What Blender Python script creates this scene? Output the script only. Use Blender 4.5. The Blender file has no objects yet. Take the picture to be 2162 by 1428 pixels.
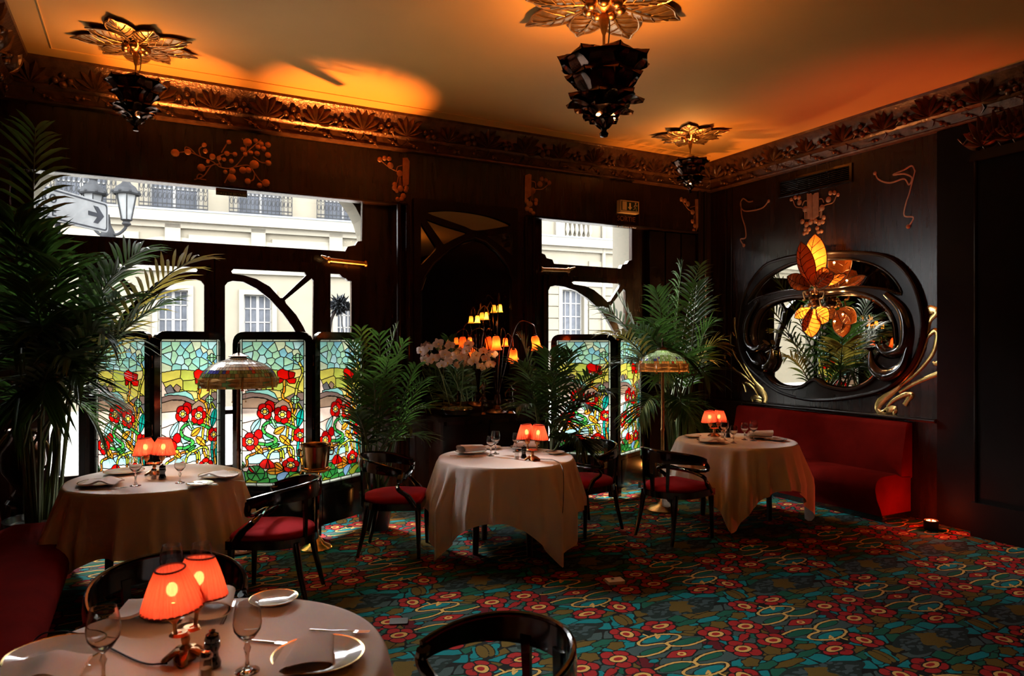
import bpy, bmesh, math, random
import numpy as np
from mathutils import Vector, Matrix
from mathutils.geometry import tessellate_polygon
random.seed(7)
SC = bpy.context.scene
C = SC.collection
PI = math.pi
# ------------------------------------------------------------------ camera, sky, sun, exposure
FPX, YAW, HOR, EYE = 1480.0, math.radians(27.66), 725.0, 1.70
SN, CS = math.sin(YAW), math.cos(YAW)
cam_d = bpy.data.cameras.new('camera'); cam = bpy.data.objects.new('camera', cam_d); C.objects.link(cam)
cam.location = (0, 0, EYE); cam.rotation_euler = (PI/2, 0, -YAW)
cam_d.sensor_width = 36; cam_d.lens = FPX/2162*36; cam_d.shift_y = (HOR-714)/2162; cam_d.clip_start = .05; cam_d.clip_end = 400
SC.camera = cam
cam_d.dof.use_dof = True; cam_d.dof.focus_distance = 5.6; cam_d.dof.aperture_fstop = 4.0
W = bpy.data.worlds.new('sky'); SC.world = W; W.use_nodes = True
nt = W.node_tree; bgn = nt.nodes['Background']
bgn.inputs[0].default_value = (.985, .99, 1.0, 1); bgn.inputs[1].default_value = 32.0      # bright overcast sky
sun_d = bpy.data.lights.new('sun', 'SUN'); sun_d.energy = 19.0; sun_d.angle = math.radians(21); sun_d.color = (1, .955, .87)
sun = bpy.data.objects.new('sun', sun_d); C.objects.link(sun)
sun.rotation_euler = Vector((.33, -.93, -.74)).to_track_quat('-Z', 'Y').to_euler()
vs = SC.view_settings; vs.view_transform = 'Standard'; vs.look = 'None'; vs.gamma = 1; vs.use_curve_mapping = False
vs.exposure = 0.0
SC.cycles.max_bounces = 8; SC.cycles.diffuse_bounces = 4; SC.cycles.glossy_bounces = 4; SC.cycles.transmission_bounces = 8; SC.cycles.transparent_max_bounces = 16; SC.cycles.adaptive_threshold = .04; SC.cycles.sample_clamp_indirect = 6
SC.cycles.caustics_reflective = False; SC.cycles.caustics_refractive = True; SC.cycles.blur_glossy = .5

# ------------------------------------------------------------------ placing helpers
def ray(u, v):
    r = (u-1081)/FPX
    return Vector((SN+CS*r, CS-SN*r, (HOR-v)/FPX))
O_ = Vector((0, 0, EYE))
def onZ(u, v, z): d = ray(u, v); return O_+d*((z-EYE)/d.z)
def onY(u, v, y): d = ray(u, v); return O_+d*(y/d.y)
def onX(u, v, x): d = ray(u, v); return O_+d*(x/d.x)
def onD(u, v, dep): return O_+ray(u, v)*dep
def cw(right, dep, z=0): return Vector((SN*dep+CS*right, CS*dep-SN*right, z))

# ------------------------------------------------------------------ materials
MATS = {}
def nodes_of(name):
    m = bpy.data.materials.new(name); m.use_nodes = True
    n = m.node_tree; n.nodes.clear()
    o = n.nodes.new('ShaderNodeOutputMaterial')
    return m, n, o
def coords(n, obj=True):
    t = n.nodes.new('ShaderNodeTexCoord'); return t.outputs['Object' if obj else 'Generated']
def noise(n, vec, scale, detail=3.0):
    t = n.nodes.new('ShaderNodeTexNoise'); t.inputs['Scale'].default_value = scale; t.inputs['Detail'].default_value = detail
    n.links.new(vec, t.inputs['Vector']); return t.outputs['Fac']
def ramp(n, fac, stops):
    r = n.nodes.new('ShaderNodeValToRGB'); e = r.color_ramp.elements
    while len(e) < len(stops): e.new(.5)
    for i, (p, c) in enumerate(stops): e[i].position = p; e[i].color = (c[0], c[1], c[2], 1)
    n.links.new(fac, r.inputs[0]); return r.outputs[0]
def shade(c, k): return tuple(min(1, max(0, x*k)) for x in c)
def mat(name, col, rough=.5, metal=0.0, var=.15, scale=6.0, bump=0.0, bscale=None, emit=None, estr=0.0, coat=0.0, spec=None, stretch=None, sub=0.0):
    if name in MATS: return MATS[name]
    m, n, o = nodes_of(name)
    b = n.nodes.new('ShaderNodeBsdfPrincipled'); vec = coords(n)
    if stretch:
        mp = n.nodes.new('ShaderNodeMapping'); mp.inputs['Scale'].default_value = stretch
        n.links.new(vec, mp.inputs[0]); vec = mp.outputs[0]
    f = noise(n, vec, scale)
    n.links.new(ramp(n, f, [(.3, shade(col, 1-var)), (.7, shade(col, 1+var))]), b.inputs['Base Color'])
    b.inputs['Roughness'].default_value = rough; b.inputs['Metallic'].default_value = metal
    b.inputs['Coat Weight'].default_value = coat; b.inputs['Coat Roughness'].default_value = .08
    if spec is not None: b.inputs['Specular IOR Level'].default_value = spec
    if emit: b.inputs['Emission Color'].default_value = (*emit, 1); b.inputs['Emission Strength'].default_value = estr
    if bump:
        bp = n.nodes.new('ShaderNodeBump'); bp.inputs['Strength'].default_value = bump; bp.inputs['Distance'].default_value = .01
        n.links.new(noise(n, vec, bscale or scale*6), bp.inputs['Height']); n.links.new(bp.outputs[0], b.inputs['Normal'])
    n.links.new(b.outputs[0], o.inputs[0]); MATS[name] = m; return m
def translucent(name, col, trans=.5, rough=.6, var=.12, scale=12, estr=0.0):
    """cloth shades, petals, leaves: diffuse mixed with light passing through"""
    if name in MATS: return MATS[name]
    m, n, o = nodes_of(name); vec = coords(n)
    c = ramp(n, noise(n, vec, scale), [(.3, shade(col, 1-var)), (.7, shade(col, 1+var))])
    b = n.nodes.new('ShaderNodeBsdfPrincipled'); b.inputs['Roughness'].default_value = rough
    t = n.nodes.new('ShaderNodeBsdfTranslucent'); x = n.nodes.new('ShaderNodeMixShader'); x.inputs[0].default_value = trans
    n.links.new(c, b.inputs['Base Color']); n.links.new(c, t.inputs[0])
    n.links.new(b.outputs[0], x.inputs[1]); n.links.new(t.outputs[0], x.inputs[2])
    n.links.new(x.outputs[0], o.inputs[0]); MATS[name] = m; return m
def stained(name, col, var=.2):
    col = tuple(.66*c**1.5 for c in col)
    """opalescent stained glass: blurred see-through + diffuse transmission + gloss"""
    if name in MATS: return MATS[name]
    m, n, o = nodes_of(name); vec = coords(n)
    c = ramp(n, noise(n, vec, 9, 5), [(.32, shade(col, 1-var)), (.68, shade(col, 1+var))])
    t = n.nodes.new('ShaderNodeBsdfTranslucent'); r = n.nodes.new('ShaderNodeBsdfRefraction')
    r.inputs['Roughness'].default_value = .42; r.inputs['IOR'].default_value = 1.12
    g = n.nodes.new('ShaderNodeBsdfGlossy'); g.inputs['Roughness'].default_value = .25
    n.links.new(c, t.inputs[0]); n.links.new(c, r.inputs[0])
    x = n.nodes.new('ShaderNodeMixShader'); x.inputs[0].default_value = .72
    n.links.new(t.outputs[0], x.inputs[1]); n.links.new(r.outputs[0], x.inputs[2])
    y = n.nodes.new('ShaderNodeMixShader'); y.inputs[0].default_value = .04
    n.links.new(x.outputs[0], y.inputs[1]); n.links.new(g.outputs[0], y.inputs[2])
    n.links.new(y.outputs[0], o.inputs[0]); MATS[name] = m; return m
def clear_glass(name, tint=(.97, .98, .98), gl=.5, rough=.02, ior=1.45):
    if name in MATS: return MATS[name]
    m, n, o = nodes_of(name)
    t = n.nodes.new('ShaderNodeBsdfTransparent'); t.inputs[0].default_value = (*tint, 1)
    g = n.nodes.new('ShaderNodeBsdfGlossy'); g.inputs['Roughness'].default_value = rough
    f = n.nodes.new('ShaderNodeLayerWeight'); f.inputs[0].default_value = .5
    p = n.nodes.new('ShaderNodeMath'); p.operation = 'POWER'; p.inputs[1].default_value = 3.0; n.links.new(f.outputs['Facing'], p.inputs[0])
    k = n.nodes.new('ShaderNodeMath'); k.operation = 'MULTIPLY_ADD'; k.inputs[1].default_value = gl; k.inputs[2].default_value = .045*gl; n.links.new(p.outputs[0], k.inputs[0])
    x = n.nodes.new('ShaderNodeMixShader'); n.links.new(k.outputs[0], x.inputs[0])
    n.links.new(t.outputs[0], x.inputs[1]); n.links.new(g.outputs[0], x.inputs[2]); n.links.new(x.outputs[0], o.inputs[0])
    MATS[name] = m; return m
def real_glass(name, col=(.98, .98, .98), ior=1.45):
    m, n, o = nodes_of(name); g = n.nodes.new('ShaderNodeBsdfGlass'); g.inputs['Color'].default_value = (*col, 1); g.inputs['Roughness'].default_value = .01; g.inputs['IOR'].default_value = ior
    n.links.new(g.outputs[0], o.inputs[0]); MATS[name] = m; return m
def lampglass(name, col):
    m, n, o = nodes_of(name); vec = coords(n); c = ramp(n, noise(n, vec, 12, 4), [(.3, shade(col, .7)), (.7, shade(col, 1.25))])
    t = n.nodes.new('ShaderNodeBsdfTranslucent'); d = n.nodes.new('ShaderNodeBsdfPrincipled'); d.inputs['Roughness'].default_value = .18; d.inputs['Coat Weight'].default_value = .6
    n.links.new(c, t.inputs[0]); n.links.new(c, d.inputs['Base Color']); x = n.nodes.new('ShaderNodeMixShader'); x.inputs[0].default_value = .45
    n.links.new(d.outputs[0], x.inputs[1]); n.links.new(t.outputs[0], x.inputs[2]); n.links.new(x.outputs[0], o.inputs[0]); MATS[name] = m; return m
def glow(name, col, strength):
    if name in MATS: return MATS[name]
    m, n, o = nodes_of(name); e = n.nodes.new('ShaderNodeEmission'); e.inputs[0].default_value = (*col, 1); e.inputs[1].default_value = strength
    n.links.new(e.outputs[0], o.inputs[0]); MATS[name] = m; return m

WOOD = mat('dark_lacquered_wood', (.020, .0085, .0055), .26, var=.35, scale=3, bump=.04, bscale=14, stretch=(6, 6, .6), coat=.0, spec=.38)
WOODH = mat('dark_lacquered_wood_polished', (.012, .007, .0055), .2, var=.3, scale=4, bump=.02, coat=.0, spec=.2)
LACQ = mat('black_lacquer', (.006, .0045, .004), .16, var=.3, coat=.8)
BRASSD = mat('aged_brass', (.42, .22, .075), .34, 1.0, var=.25, scale=30, bump=.05)
BRASS = mat('polished_brass', (.80, .55, .20), .22, 1.0, var=.12, scale=20)
BRONZE = mat('dark_bronze', (.10, .052, .035), .24, 1.0, var=.3, scale=20, bump=.1)
GILT = mat('gilded_bronze', (.50, .26, .10), .28, 1.0, var=.3, scale=30, bump=.15)
PLASTER = mat('ochre_painted_plaster', (.74, .37, .085), .75, var=.05, scale=1.2, bump=.02, bscale=60)
STONE = mat('pale_limestone', (.083, .074, .057), .9, spec=0, var=.06, scale=1.5, bump=.1, bscale=30)
STONE2 = mat('pale_limestone_moulding', (.097, .088, .071), .9, spec=0, var=.05, scale=2.5)
IRON = mat('street_iron', (.014, .0145, .0155), .7, spec=.0, var=.2)
PANE = clear_glass('window_glass', gl=.35)
CRYSTAL = real_glass('crystal')
MIRROR = mat('silvered_mirror', (.62, .60, .55), .015, 1.0, var=.02)
VELVET = mat('red_velvet', (.13, .006, .004), .95, spec=.02, var=.2, scale=5, bump=.1, bscale=220)
SEATRED = mat('crimson_seat_cloth', (.42, .013, .022), .9, spec=.08, var=.12, scale=8, bump=.08, bscale=200)
LINEN = mat('white_linen', (.88, .83, .80), .85, var=.03, scale=4, bump=.05, bscale=260)
CHINA = mat('white_china', (.82, .79, .75), .08, var=.02, coat=.5)
GOLDRIM = mat('gold_rim', (.80, .52, .20), .2, 1.0, var=.1)
STEEL = mat('silver_cutlery', (.75, .73, .70), .18, 1.0, var=.05)
WHITE = mat('white_paint', (.75, .74, .72), .5, var=.04)
BLACK = mat('black_rubber', (.01, .01, .01), .5, var=.1)

# ------------------------------------------------------------------ mesh builder
class MB:
    def __init__(s): s.v, s.f, s.m = [], [], []; s.mi = 0
    def add(s, vs_, fs_, mi=None):
        o = len(s.v); s.v += [tuple(p) for p in vs_]
        for f in fs_: s.f.append([i+o for i in f]); s.m.append(s.mi if mi is None else mi)
        return s
    def box(s, c, d, mi=None, rz=0, M=None):
        x, y, z = d[0]/2, d[1]/2, d[2]/2; R = M or Matrix.Rotation(rz, 3, 'Z'); c = Vector(c)
        vs_ = [c+R @ Vector((a*x, b*y, e*z)) for a in (-1, 1) for b in (-1, 1) for e in (-1, 1)]
        return s.add(vs_, [(0, 1, 3, 2), (4, 6, 7, 5), (0, 4, 5, 1), (2, 3, 7, 6), (0, 2, 6, 4), (1, 5, 7, 3)], mi)
    def b2(s, a, b, mi=None):
        return s.box([(a[i]+b[i])/2 for i in range(3)], [abs(a[i]-b[i]) for i in range(3)], mi)
    def tube(s, pts, rad, n=8, mi=None, cap=True, flat=1.0, up=None):
        pts = [Vector(p) for p in pts]; k = len(pts)
        if not hasattr(rad, '__len__'): rad = [rad]*k
        rings = []; prev = None
        for i, p in enumerate(pts):
            t = (pts[min(i+1, k-1)]-pts[max(i-1, 0)]).normalized()
            if up is not None: a = t.cross(Vector(up)); a = a.normalized() if a.length > 1e-6 else t.orthogonal().normalized()
            elif prev is None: a = t.orthogonal().normalized()
            else:
                a = prev-t*prev.dot(t); a = a.normalized() if a.length > 1e-6 else t.orthogonal().normalized()
            prev = a; b = t.cross(a)
            rings.append([p+a*(math.cos(2*PI*j/n)*rad[i])+b*(math.sin(2*PI*j/n)*rad[i]*flat) for j in range(n)])
        vs_ = [q for r in rings for q in r]
        fs_ = [(i*n+j, i*n+(j+1) % n, (i+1)*n+(j+1) % n, (i+1)*n+j) for i in range(k-1) for j in range(n)]
        if cap: fs_ += [tuple(range(n-1, -1, -1)), tuple((k-1)*n+j for j in range(n))]
        return s.add(vs_, fs_, mi)
    def lathe(s, prof, n=24, c=(0, 0, 0), mi=None, cap=True, M=None, fn=None):
        c = Vector(c); k = len(prof); vs_ = []
        for r, z in prof:
            for j in range(n):
                a = 2*PI*j/n; rr = r*(fn(a, z) if fn else 1); p = Vector((rr*math.cos(a), rr*math.sin(a), z))
                vs_.append(c+(M @ p if M else p))
        fs_ = [(i*n+j, i*n+(j+1) % n, (i+1)*n+(j+1) % n, (i+1)*n+j) for i in range(k-1) for j in range(n)]
        if cap:
            if prof[0][0] > 1e-4: fs_.append(tuple(range(n-1, -1, -1)))
            if prof[-1][0] > 1e-4: fs_.append(tuple((k-1)*n+j for j in range(n)))
        return s.add(vs_, fs_, mi)
    def ball(s, c, r, n=8, mi=None, sc=(1, 1, 1)):
        c = Vector(c); R = n//2+1
        vs_ = [c+Vector((0, 0, r*sc[2]))]
        for i in range(1, R):
            t = PI*i/R
            vs_ += [c+Vector((r*math.sin(t)*math.cos(2*PI*j/n)*sc[0], r*math.sin(t)*math.sin(2*PI*j/n)*sc[1], r*math.cos(t)*sc[2])) for j in range(n)]
        vs_.append(c-Vector((0, 0, r*sc[2]))); L = len(vs_)-1
        fs_ = [(0, 1+j, 1+(j+1) % n) for j in range(n)]
        for i in range(R-2): fs_ += [(1+i*n+j, 1+(i+1)*n+j, 1+(i+1)*n+(j+1) % n, 1+i*n+(j+1) % n) for j in range(n)]
        fs_ += [(L, 1+(R-2)*n+(j+1) % n, 1+(R-2)*n+j) for j in range(n)]
        return s.add(vs_, fs_, mi)
    def prism(s, loops, place, thick, mi=None):
        """2-D outline (+holes) -> solid; place(x, y, t) maps to 3-D, t in 0..thick"""
        loops = [list(l) for l in loops]
        def area(l): return sum(l[i][0]*l[(i+1) % len(l)][1]-l[(i+1) % len(l)][0]*l[i][1] for i in range(len(l)))
        loops = [l if (area(l) > 0) == (k == 0) else l[::-1] for k, l in enumerate(loops)]
        tri = tessellate_polygon([[Vector((p[0], p[1], 0)) for p in l] for l in loops])
        flat = [p for l in loops for p in l]; N = len(flat)
        vs_ = [place(p[0], p[1], 0) for p in flat]+[place(p[0], p[1], thick) for p in flat]
        fs_ = [tuple(t) for t in tri]+[tuple(i+N for i in t[::-1]) for t in tri]
        o = 0
        for l in loops:
            k = len(l); fs_ += [(o+i, o+(i+1) % k, N+o+(i+1) % k, N+o+i) for i in range(k)]; o += k
        return s.add(vs_, fs_, mi)
    def grid(s, fn, nu, nv, mi=None, wrap=False):
        vs_ = [fn(i, j) for i in range(nu) for j in range(nv)]
        fs_ = [(i*nv+j, ((i+1) % nu)*nv+j, ((i+1) % nu)*nv+j+1, i*nv+j+1) for i in range(nu if wrap else nu-1) for j in range(nv-1)]
        return s.add(vs_, fs_, mi)
    def mesh(s, name, mats, smooth=True, angle=40, flip=True):
        me = bpy.data.meshes.new(name); me.from_pydata(s.v, [], s.f)
        for m in (mats if isinstance(mats, (list, tuple)) else [mats]): me.materials.append(m)
        me.polygons.foreach_set('material_index', s.m)
        if flip:
            bm = bmesh.new(); bm.from_mesh(me); bmesh.ops.recalc_face_normals(bm, faces=bm.faces); bm.to_mesh(me); bm.free()
        if smooth:
            me.polygons.foreach_set('use_smooth', [True]*len(me.polygons))
            me.set_sharp_from_angle(angle=math.radians(angle))
        me.update(); return me
    def build(s, name, mats, parent=None, **k):
        return link(name, s.mesh(name, mats, **k), parent)
def link(name, me, parent=None):
    o = bpy.data.objects.new(name, me); C.objects.link(o)
    if parent: o.parent = parent
    return o
def tag(o, label=None, cat=None, group=None, kind=None):
    if label: o['label'] = label
    if cat: o['category'] = cat
    if group: o['group'] = group
    if kind: o['kind'] = kind
    return o
def thing(name, loc, rz=0, label=None, cat=None, group=None, kind=None):
    o = bpy.data.objects.new(name, None); C.objects.link(o); o.location = loc; o.rotation_euler = (0, 0, rz); o.empty_display_size = .1
    return tag(o, label, cat, group, kind)
def copy_tree(o, parent=None):
    c = o.copy(); C.objects.link(c)
    if parent: c.parent = parent
    for ch in list(o.children): copy_tree(ch, c)
    return c
def again(o, loc, rz, label, group=None, scale=None):
    c = copy_tree(o); c.location = loc; c.rotation_euler = (0, 0, rz); c['label'] = label
    if group: c['group'] = group
    if scale: c.scale = (scale,)*3 if not hasattr(scale, '__len__') else scale
    return c
def lamp(name, loc, energy, col, radius=.03, kind='POINT', parent=None, **k):
    d = bpy.data.lights.new(name, kind); d.energy = energy; d.color = col; d.shadow_soft_size = radius
    for a, b in k.items(): setattr(d, a, b)
    o = bpy.data.objects.new(name, d); C.objects.link(o); o.location = loc
    if parent: o.parent = parent
    return o
def bez(p, n=12):
    """smooth curve through control points (Catmull-Rom)"""
    p = [Vector(q) for q in p]; out = []
    q = [2*p[0]-p[1]]+p+[2*p[-1]-p[-2]]
    for i in range(1, len(q)-2):
        for k in range(n):
            t = k/n; a, b, c, d = q[i-1], q[i], q[i+1], q[i+2]
            out.append(.5*((2*b)+(c-a)*t+(2*a-5*b+4*c-d)*t*t+(3*b-a-3*c+d)*t**3))
    return out+[p[-1]]
def smooth2(pts, n=5, closed=True):
    """smooth a closed 2-D outline"""
    k = len(pts); out = []
    for i in range(k):
        a, b, c, d = (pts[(i-1) % k], pts[i], pts[(i+1) % k], pts[(i+2) % k])
        for j in range(n):
            t = j/n
            out.append(tuple(.5*(2*b[m]+(c[m]-a[m])*t+(2*a[m]-5*b[m]+4*c[m]-d[m])*t*t+(3*b[m]-a[m]-3*c[m]+d[m])*t**3) for m in (0, 1)))
    return out
def roundpoly(pts, r, n=4):
    """round the corners of a closed 2-D polygon"""
    out = []; k = len(pts)
    for i in range(k):
        a, b, c = Vector(pts[i-1][:2]), Vector(pts[i][:2]), Vector(pts[(i+1) % k][:2])
        d1, d2 = (a-b), (c-b); q = min(r, d1.length*.45, d2.length*.45)
        p1, p2 = b+d1.normalized()*q, b+d2.normalized()*q
        for j in range(n+1):
            t = j/n; out.append(tuple(p1*(1-t)**2+b*2*t*(1-t)+p2*t*t))
    return out
# ------------------------------------------------------------------ room shell
XL, XR, YB, YR, ZC = -1.05, 6.64, 7.0, -5.0, 4.03
def slab(name, a, b, m, label=None):
    o = MB().b2(a, b).build(name, m, smooth=False); tag(o, label, kind='structure'); return o
slab('ceiling', (XL-.2, YR-.2, ZC), (XR+.2, YB+.7, ZC+.15), PLASTER, 'plain ochre painted plaster ceiling')
slab('wall_left', (XL-.15, YR-.2, -.2), (XL, YB+.7, ZC), WOOD, 'dark wood panelled wall behind the left banquette')
slab('wall_rear', (XL, YR-.15, -.2), (XR, YR, ZC), WOOD, 'dark wood wall behind the viewer')
slab('wall_right', (XR, YR-.2, -.2), (XR+.15, YB+.7, ZC), WOOD, 'dark polished wood wall with the big oval mirror')
# back wall: solid with two tall bays that hold the windows
B1, B2 = (-.98, 2.435), (3.846, 6.43); ZV = 3.14
wb = [(XL, -.2), (B1[0], -.2), (B1[0], ZV), (B1[1], ZV), (B1[1], -.2), (B2[0], -.2), (B2[0], ZV), (B2[1], ZV), (B2[1], -.2), (XR, -.2), (XR, ZC), (XL, ZC)]
w = MB().prism([wb], lambda x, z, t: (x, YB+t, z), .13).build('wall_back', WOOD, smooth=False); tag(w, 'dark wood window wall with valances above two window bays', kind='structure')
# slim moulding that edges each bay and the corner
for i, (x, z0, z1) in enumerate(((B1[1], 0, ZV), (B2[0], 0, ZV), (B1[1]-.10, 0, ZV), (B2[0]+.10, 0, ZV), (6.43, 0, 3.69), (6.53, 0, 3.69))):
    o = MB().tube([(x, YB-.012, z0), (x, YB-.012, z1)], .022, 8).build('trim_%d' % (i+10), WOODH); tag(o, 'slim polished dark wood moulding on the window wall', kind='structure')
for i, (a, b) in enumerate(((B1[0], B1[1]), (B2[0], B2[1]))):
    o = MB().tube([(a, YB-.006, ZV+.01), (b, YB-.006, ZV+.01)], .014, 6).build('trim_%d' % (i+20), WOODH); tag(o, 'thin bead along the lower edge of the valance', kind='structure')

# ---- windows -------------------------------------------------------------
YW = 7.14
def w2(u, v): p = onY(u, v, YW); return (p.x, p.z)
def sheet(mb, loops, y0, th): mb.prism(loops, lambda x, z, t: (x, y0+t, z), th)
def pane_from(loop, y, parent, grow=.012):
    cx = sum(p[0] for p in loop)/len(loop); cz = sum(p[1] for p in loop)/len(loop)
    l = [(cx+(p[0]-cx)*(1+grow), cz+(p[1]-cz)*(1+grow)) for p in loop]
    m = MB(); sheet(m, [l], y, .006); return m.build('pane', PANE, parent, smooth=False)
MX = .58                                     # the two door leaves mirror about this line
def mir(l): return [(2*MX-x, z) for x, z in l]
trans1 = [w2(*p) for p in ((765, 422), (764, 509), (755, 510), (750, 518), (734, 521), (729, 530))]
zt = 2.64
trans1 = [(2.0, 3.42), trans1[1], trans1[2], trans1[3], trans1[4], (trans1[5][0], zt)]
trans1 = trans1+mir(trans1)[::-1]
trans1 = [(max(-.84, x), z) for x, z in trans1]
leaf_top = [w2(*p) for p in ((487, 574), (492, 569), (641, 576), (645, 582), (595, 630), (590, 630), (568, 606), (540, 590), (512, 582), (490, 579))]
leaf_side = [w2(*p) for p in ((656, 589), (660, 594), (658, 740), (655, 728), (639, 691), (624, 666), (602, 641), (600, 635))]
leaf_big = [w2(*p) for p in ((474, 604), (480, 597), (490, 594), (512, 596), (540, 610), (568, 632), (596, 663), (618, 694), (636, 728), (650, 762), (657, 800))]
zb = .55
leaf_big = leaf_big+[(leaf_big[-1][0], zb), (leaf_big[0][0], zb)]
side_l = [w2(*p) for p in ((698, 578), (717, 579), (722, 585), (730, 588), (734, 593), (742, 594))]
side_l = side_l+[(side_l[-1][0], zb), (side_l[0][0], zb)]
def window(name, x0, x1, holes_frame, holes_leaves, label, leaf_edges):
    e = thing(name, (0, 0, 0), 0, label, None, None, 'structure')
    m = MB(); outer = [(x0, -.2), (x1, -.2), (x1, 3.95), (x0, 3.95)]
    sheet(m, [outer]+holes_frame, YW, .06)
    m.build('frame', WOOD, e, smooth=False)
    for h in holes_frame: pane_from(h, YW+.03, e)
    for (a, b), hs in zip(leaf_edges, holes_leaves):
        m = MB(); sheet(m, [[(a, .02), (b, .02), (b, 2.50), (a, 2.50)]]+hs, YW-.045, .044)
        lf = m.build('door_leaf', WOOD, e, smooth=False)
        for h in hs: pane_from(h, YW-.03, lf)
        z = 1.05                                              # glazing bar low in the leaf
        MB().b2((hs[-1][0][0]-.02, YW-.045, z-.02), (hs[-1][-3][0]+.02 if False else max(p[0] for p in hs[-1])+.02, YW-.01, z+.02)).build('glazing_bar', WOOD, lf, smooth=False)
    return e
def inset(loop):  # opening in the frame behind a leaf
    return loop
open1 = [(-.36, .3), (.50, .3), (.50, 2.45), (-.36, 2.45)]; open1b = mir(open1)
win1 = window('window_1', -1.06, 2.75, [trans1, side_l, mir(side_l)], [[leaf_top, leaf_side, leaf_big], [mir(leaf_top), mir(leaf_side), mir(leaf_big)]],
              'wide dark wood shopfront window with double door and curved glazing bars', [(.585, 1.62), (2*MX-1.62, .575)])
# cut-outs behind the leaves are part of the frame: rebuild the frame mesh with them
def reframe(e, x0, x1, holes):
    f = [c for c in e.children if c.name.startswith('frame')][0]
    m = MB(); sheet(m, [[(x0, -.2), (x1, -.2), (x1, 3.95), (x0, 3.95)]]+holes, YW, .06); f.data = m.mesh('frame', WOOD, smooth=False)
reframe(win1, -1.06, 2.75, [trans1, side_l, mir(side_l), [(.64, .3), (1.53, .3), (1.53, 2.46), (.64, 2.46)], mir([(.64, .3), (1.53, .3), (1.53, 2.46), (.64, 2.46)])])
trans2 = [w2(*p) for p in ((1334, 479), (1334, 549), (1327, 551), (1323.5, 557), (1313.6, 559.5), (1310.5, 567), (1170, 557), (1166.6, 548.5), (1154, 545), (1150.7, 537.5), (1144, 535))]
trans2 = [(trans2[0][0], 3.42)]+trans2[1:]+[(trans2[-1][0], 3.42)]
d2t = [w2(*p) for p in ((1203, 597), (1208, 594.6), (1306, 600), (1305, 604), (1284, 636), (1278, 638), (1268, 628), (1250, 613), (1232, 605), (1207, 601))]
d2s = [w2(*p) for p in ((1312, 611), (1316, 616), (1316, 745), (1312, 730), (1303, 695), (1292, 664), (1286, 648), (1287, 644))]
d2b = [w2(*p) for p in ((1154, 614), (1158, 606), (1168, 603.7), (1187, 606), (1212, 614.7), (1236, 630.6), (1261, 653), (1280, 678), (1294, 704), (1306, 745), (1314, 800))]
d2b = d2b+[(d2b[-1][0], zb), (d2b[0][0], zb)]
win2 = window('window_2', 3.6, 6.64, [trans2], [[d2t, d2s, d2b]], 'narrower dark wood window with arched door beside the mirror pier', [(4.14, 5.42)])
reframe(win2, 3.6, 6.64, [trans2, [(4.17, .3), (5.37, .3), (5.37, 2.46), (4.17, 2.46)]])
# dark shutter boards on the right of the second bay
for k in range(3):
    x = 5.66+.26*k
    o = MB().b2((x, YW-.10, 0), (x+.235, YW-.004, 3.12)).build('panel', WOODH, win2, smooth=False)
# brass door closers on the rails
def closer(name, p, q, label):
    e = thing(name, p, 0, label, 'door closer', 'brass door closers above the doors'); p, q = Vector(p), Vector(q); d = q-p
    MB().tube([(0, 0, 0), d], .022, 10).build('cylinder', BRASSD, e)
    m = MB(); m.lathe([(.03, -.012), (.034, 0), (.03, .012)], 12, M=Matrix.Rotation(PI/2, 3, 'Y')); m.build('end_cap', BRASSD, e)
    m = MB(); m.lathe([(.03, -.012), (.034, 0), (.03, .012)], 12, c=d, M=Matrix.Rotation(PI/2, 3, 'Y')); m.build('end_cap', BRASSD, e)
    MB().tube([d*.98, d*1.02+Vector((.03*(1 if d.x > 0 else -1), -.02, .02)), d*1.05+Vector((.06*(1 if d.x > 0 else -1), -.03, .035))], [.012, .016, .006], 8).build('bracket', BRASSD, e)
closer('door_closer', onY(772, 557, YB+.02), onY(694, 549, YB+.02), 'aged brass door closer bar right of the double door')
closer('door_closer', onY(1143, 569, YB+.02), onY(1200, 571, YB+.02), 'aged brass door closer bar at the narrower window')

# ---- outer stone wall with rounded openings --------------------------------
def archopen(x0, x1, zt, r, n=8):
    l = [(x0, -.2), (x1, -.2)]
    l += [(x1-r+r*math.cos(a), zt-r+r*math.sin(a)) for a in [PI/2*i/n for i in range(n+1)]]
    l += [(x0+r-r*math.sin(a), zt-r+r*math.cos(a)) for a in [PI/2*i/n for i in range(n+1)]]
    return l
a1, a2 = archopen(-.93, 2.10, 3.46, .72), archopen(3.95, 5.56, 3.6, .3)
a1 = [(-9, -.2)]+[a1[0]]+a1[2:][::-1]+[a1[1]]        # walk: left ground, opening, on to the next
ow = [(-9, -.2), (-.93, -.2)]+archopen(-.93, 2.10, 3.46, .72)[2:][::-1]+[(2.10, -.2), (3.95, -.2)]+archopen(3.95, 5.56, 3.6, .3)[2:][::-1]+[(5.56, -.2), (15, -.2), (15, 6.5), (-9, 6.5)]
o = MB().prism([ow], lambda x, z, t: (x, 7.34+t, z), .36).build('wall_outer', STONE2, smooth=False); tag(o, 'pale stone outer wall with arched shopfront openings', kind='structure')

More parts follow.
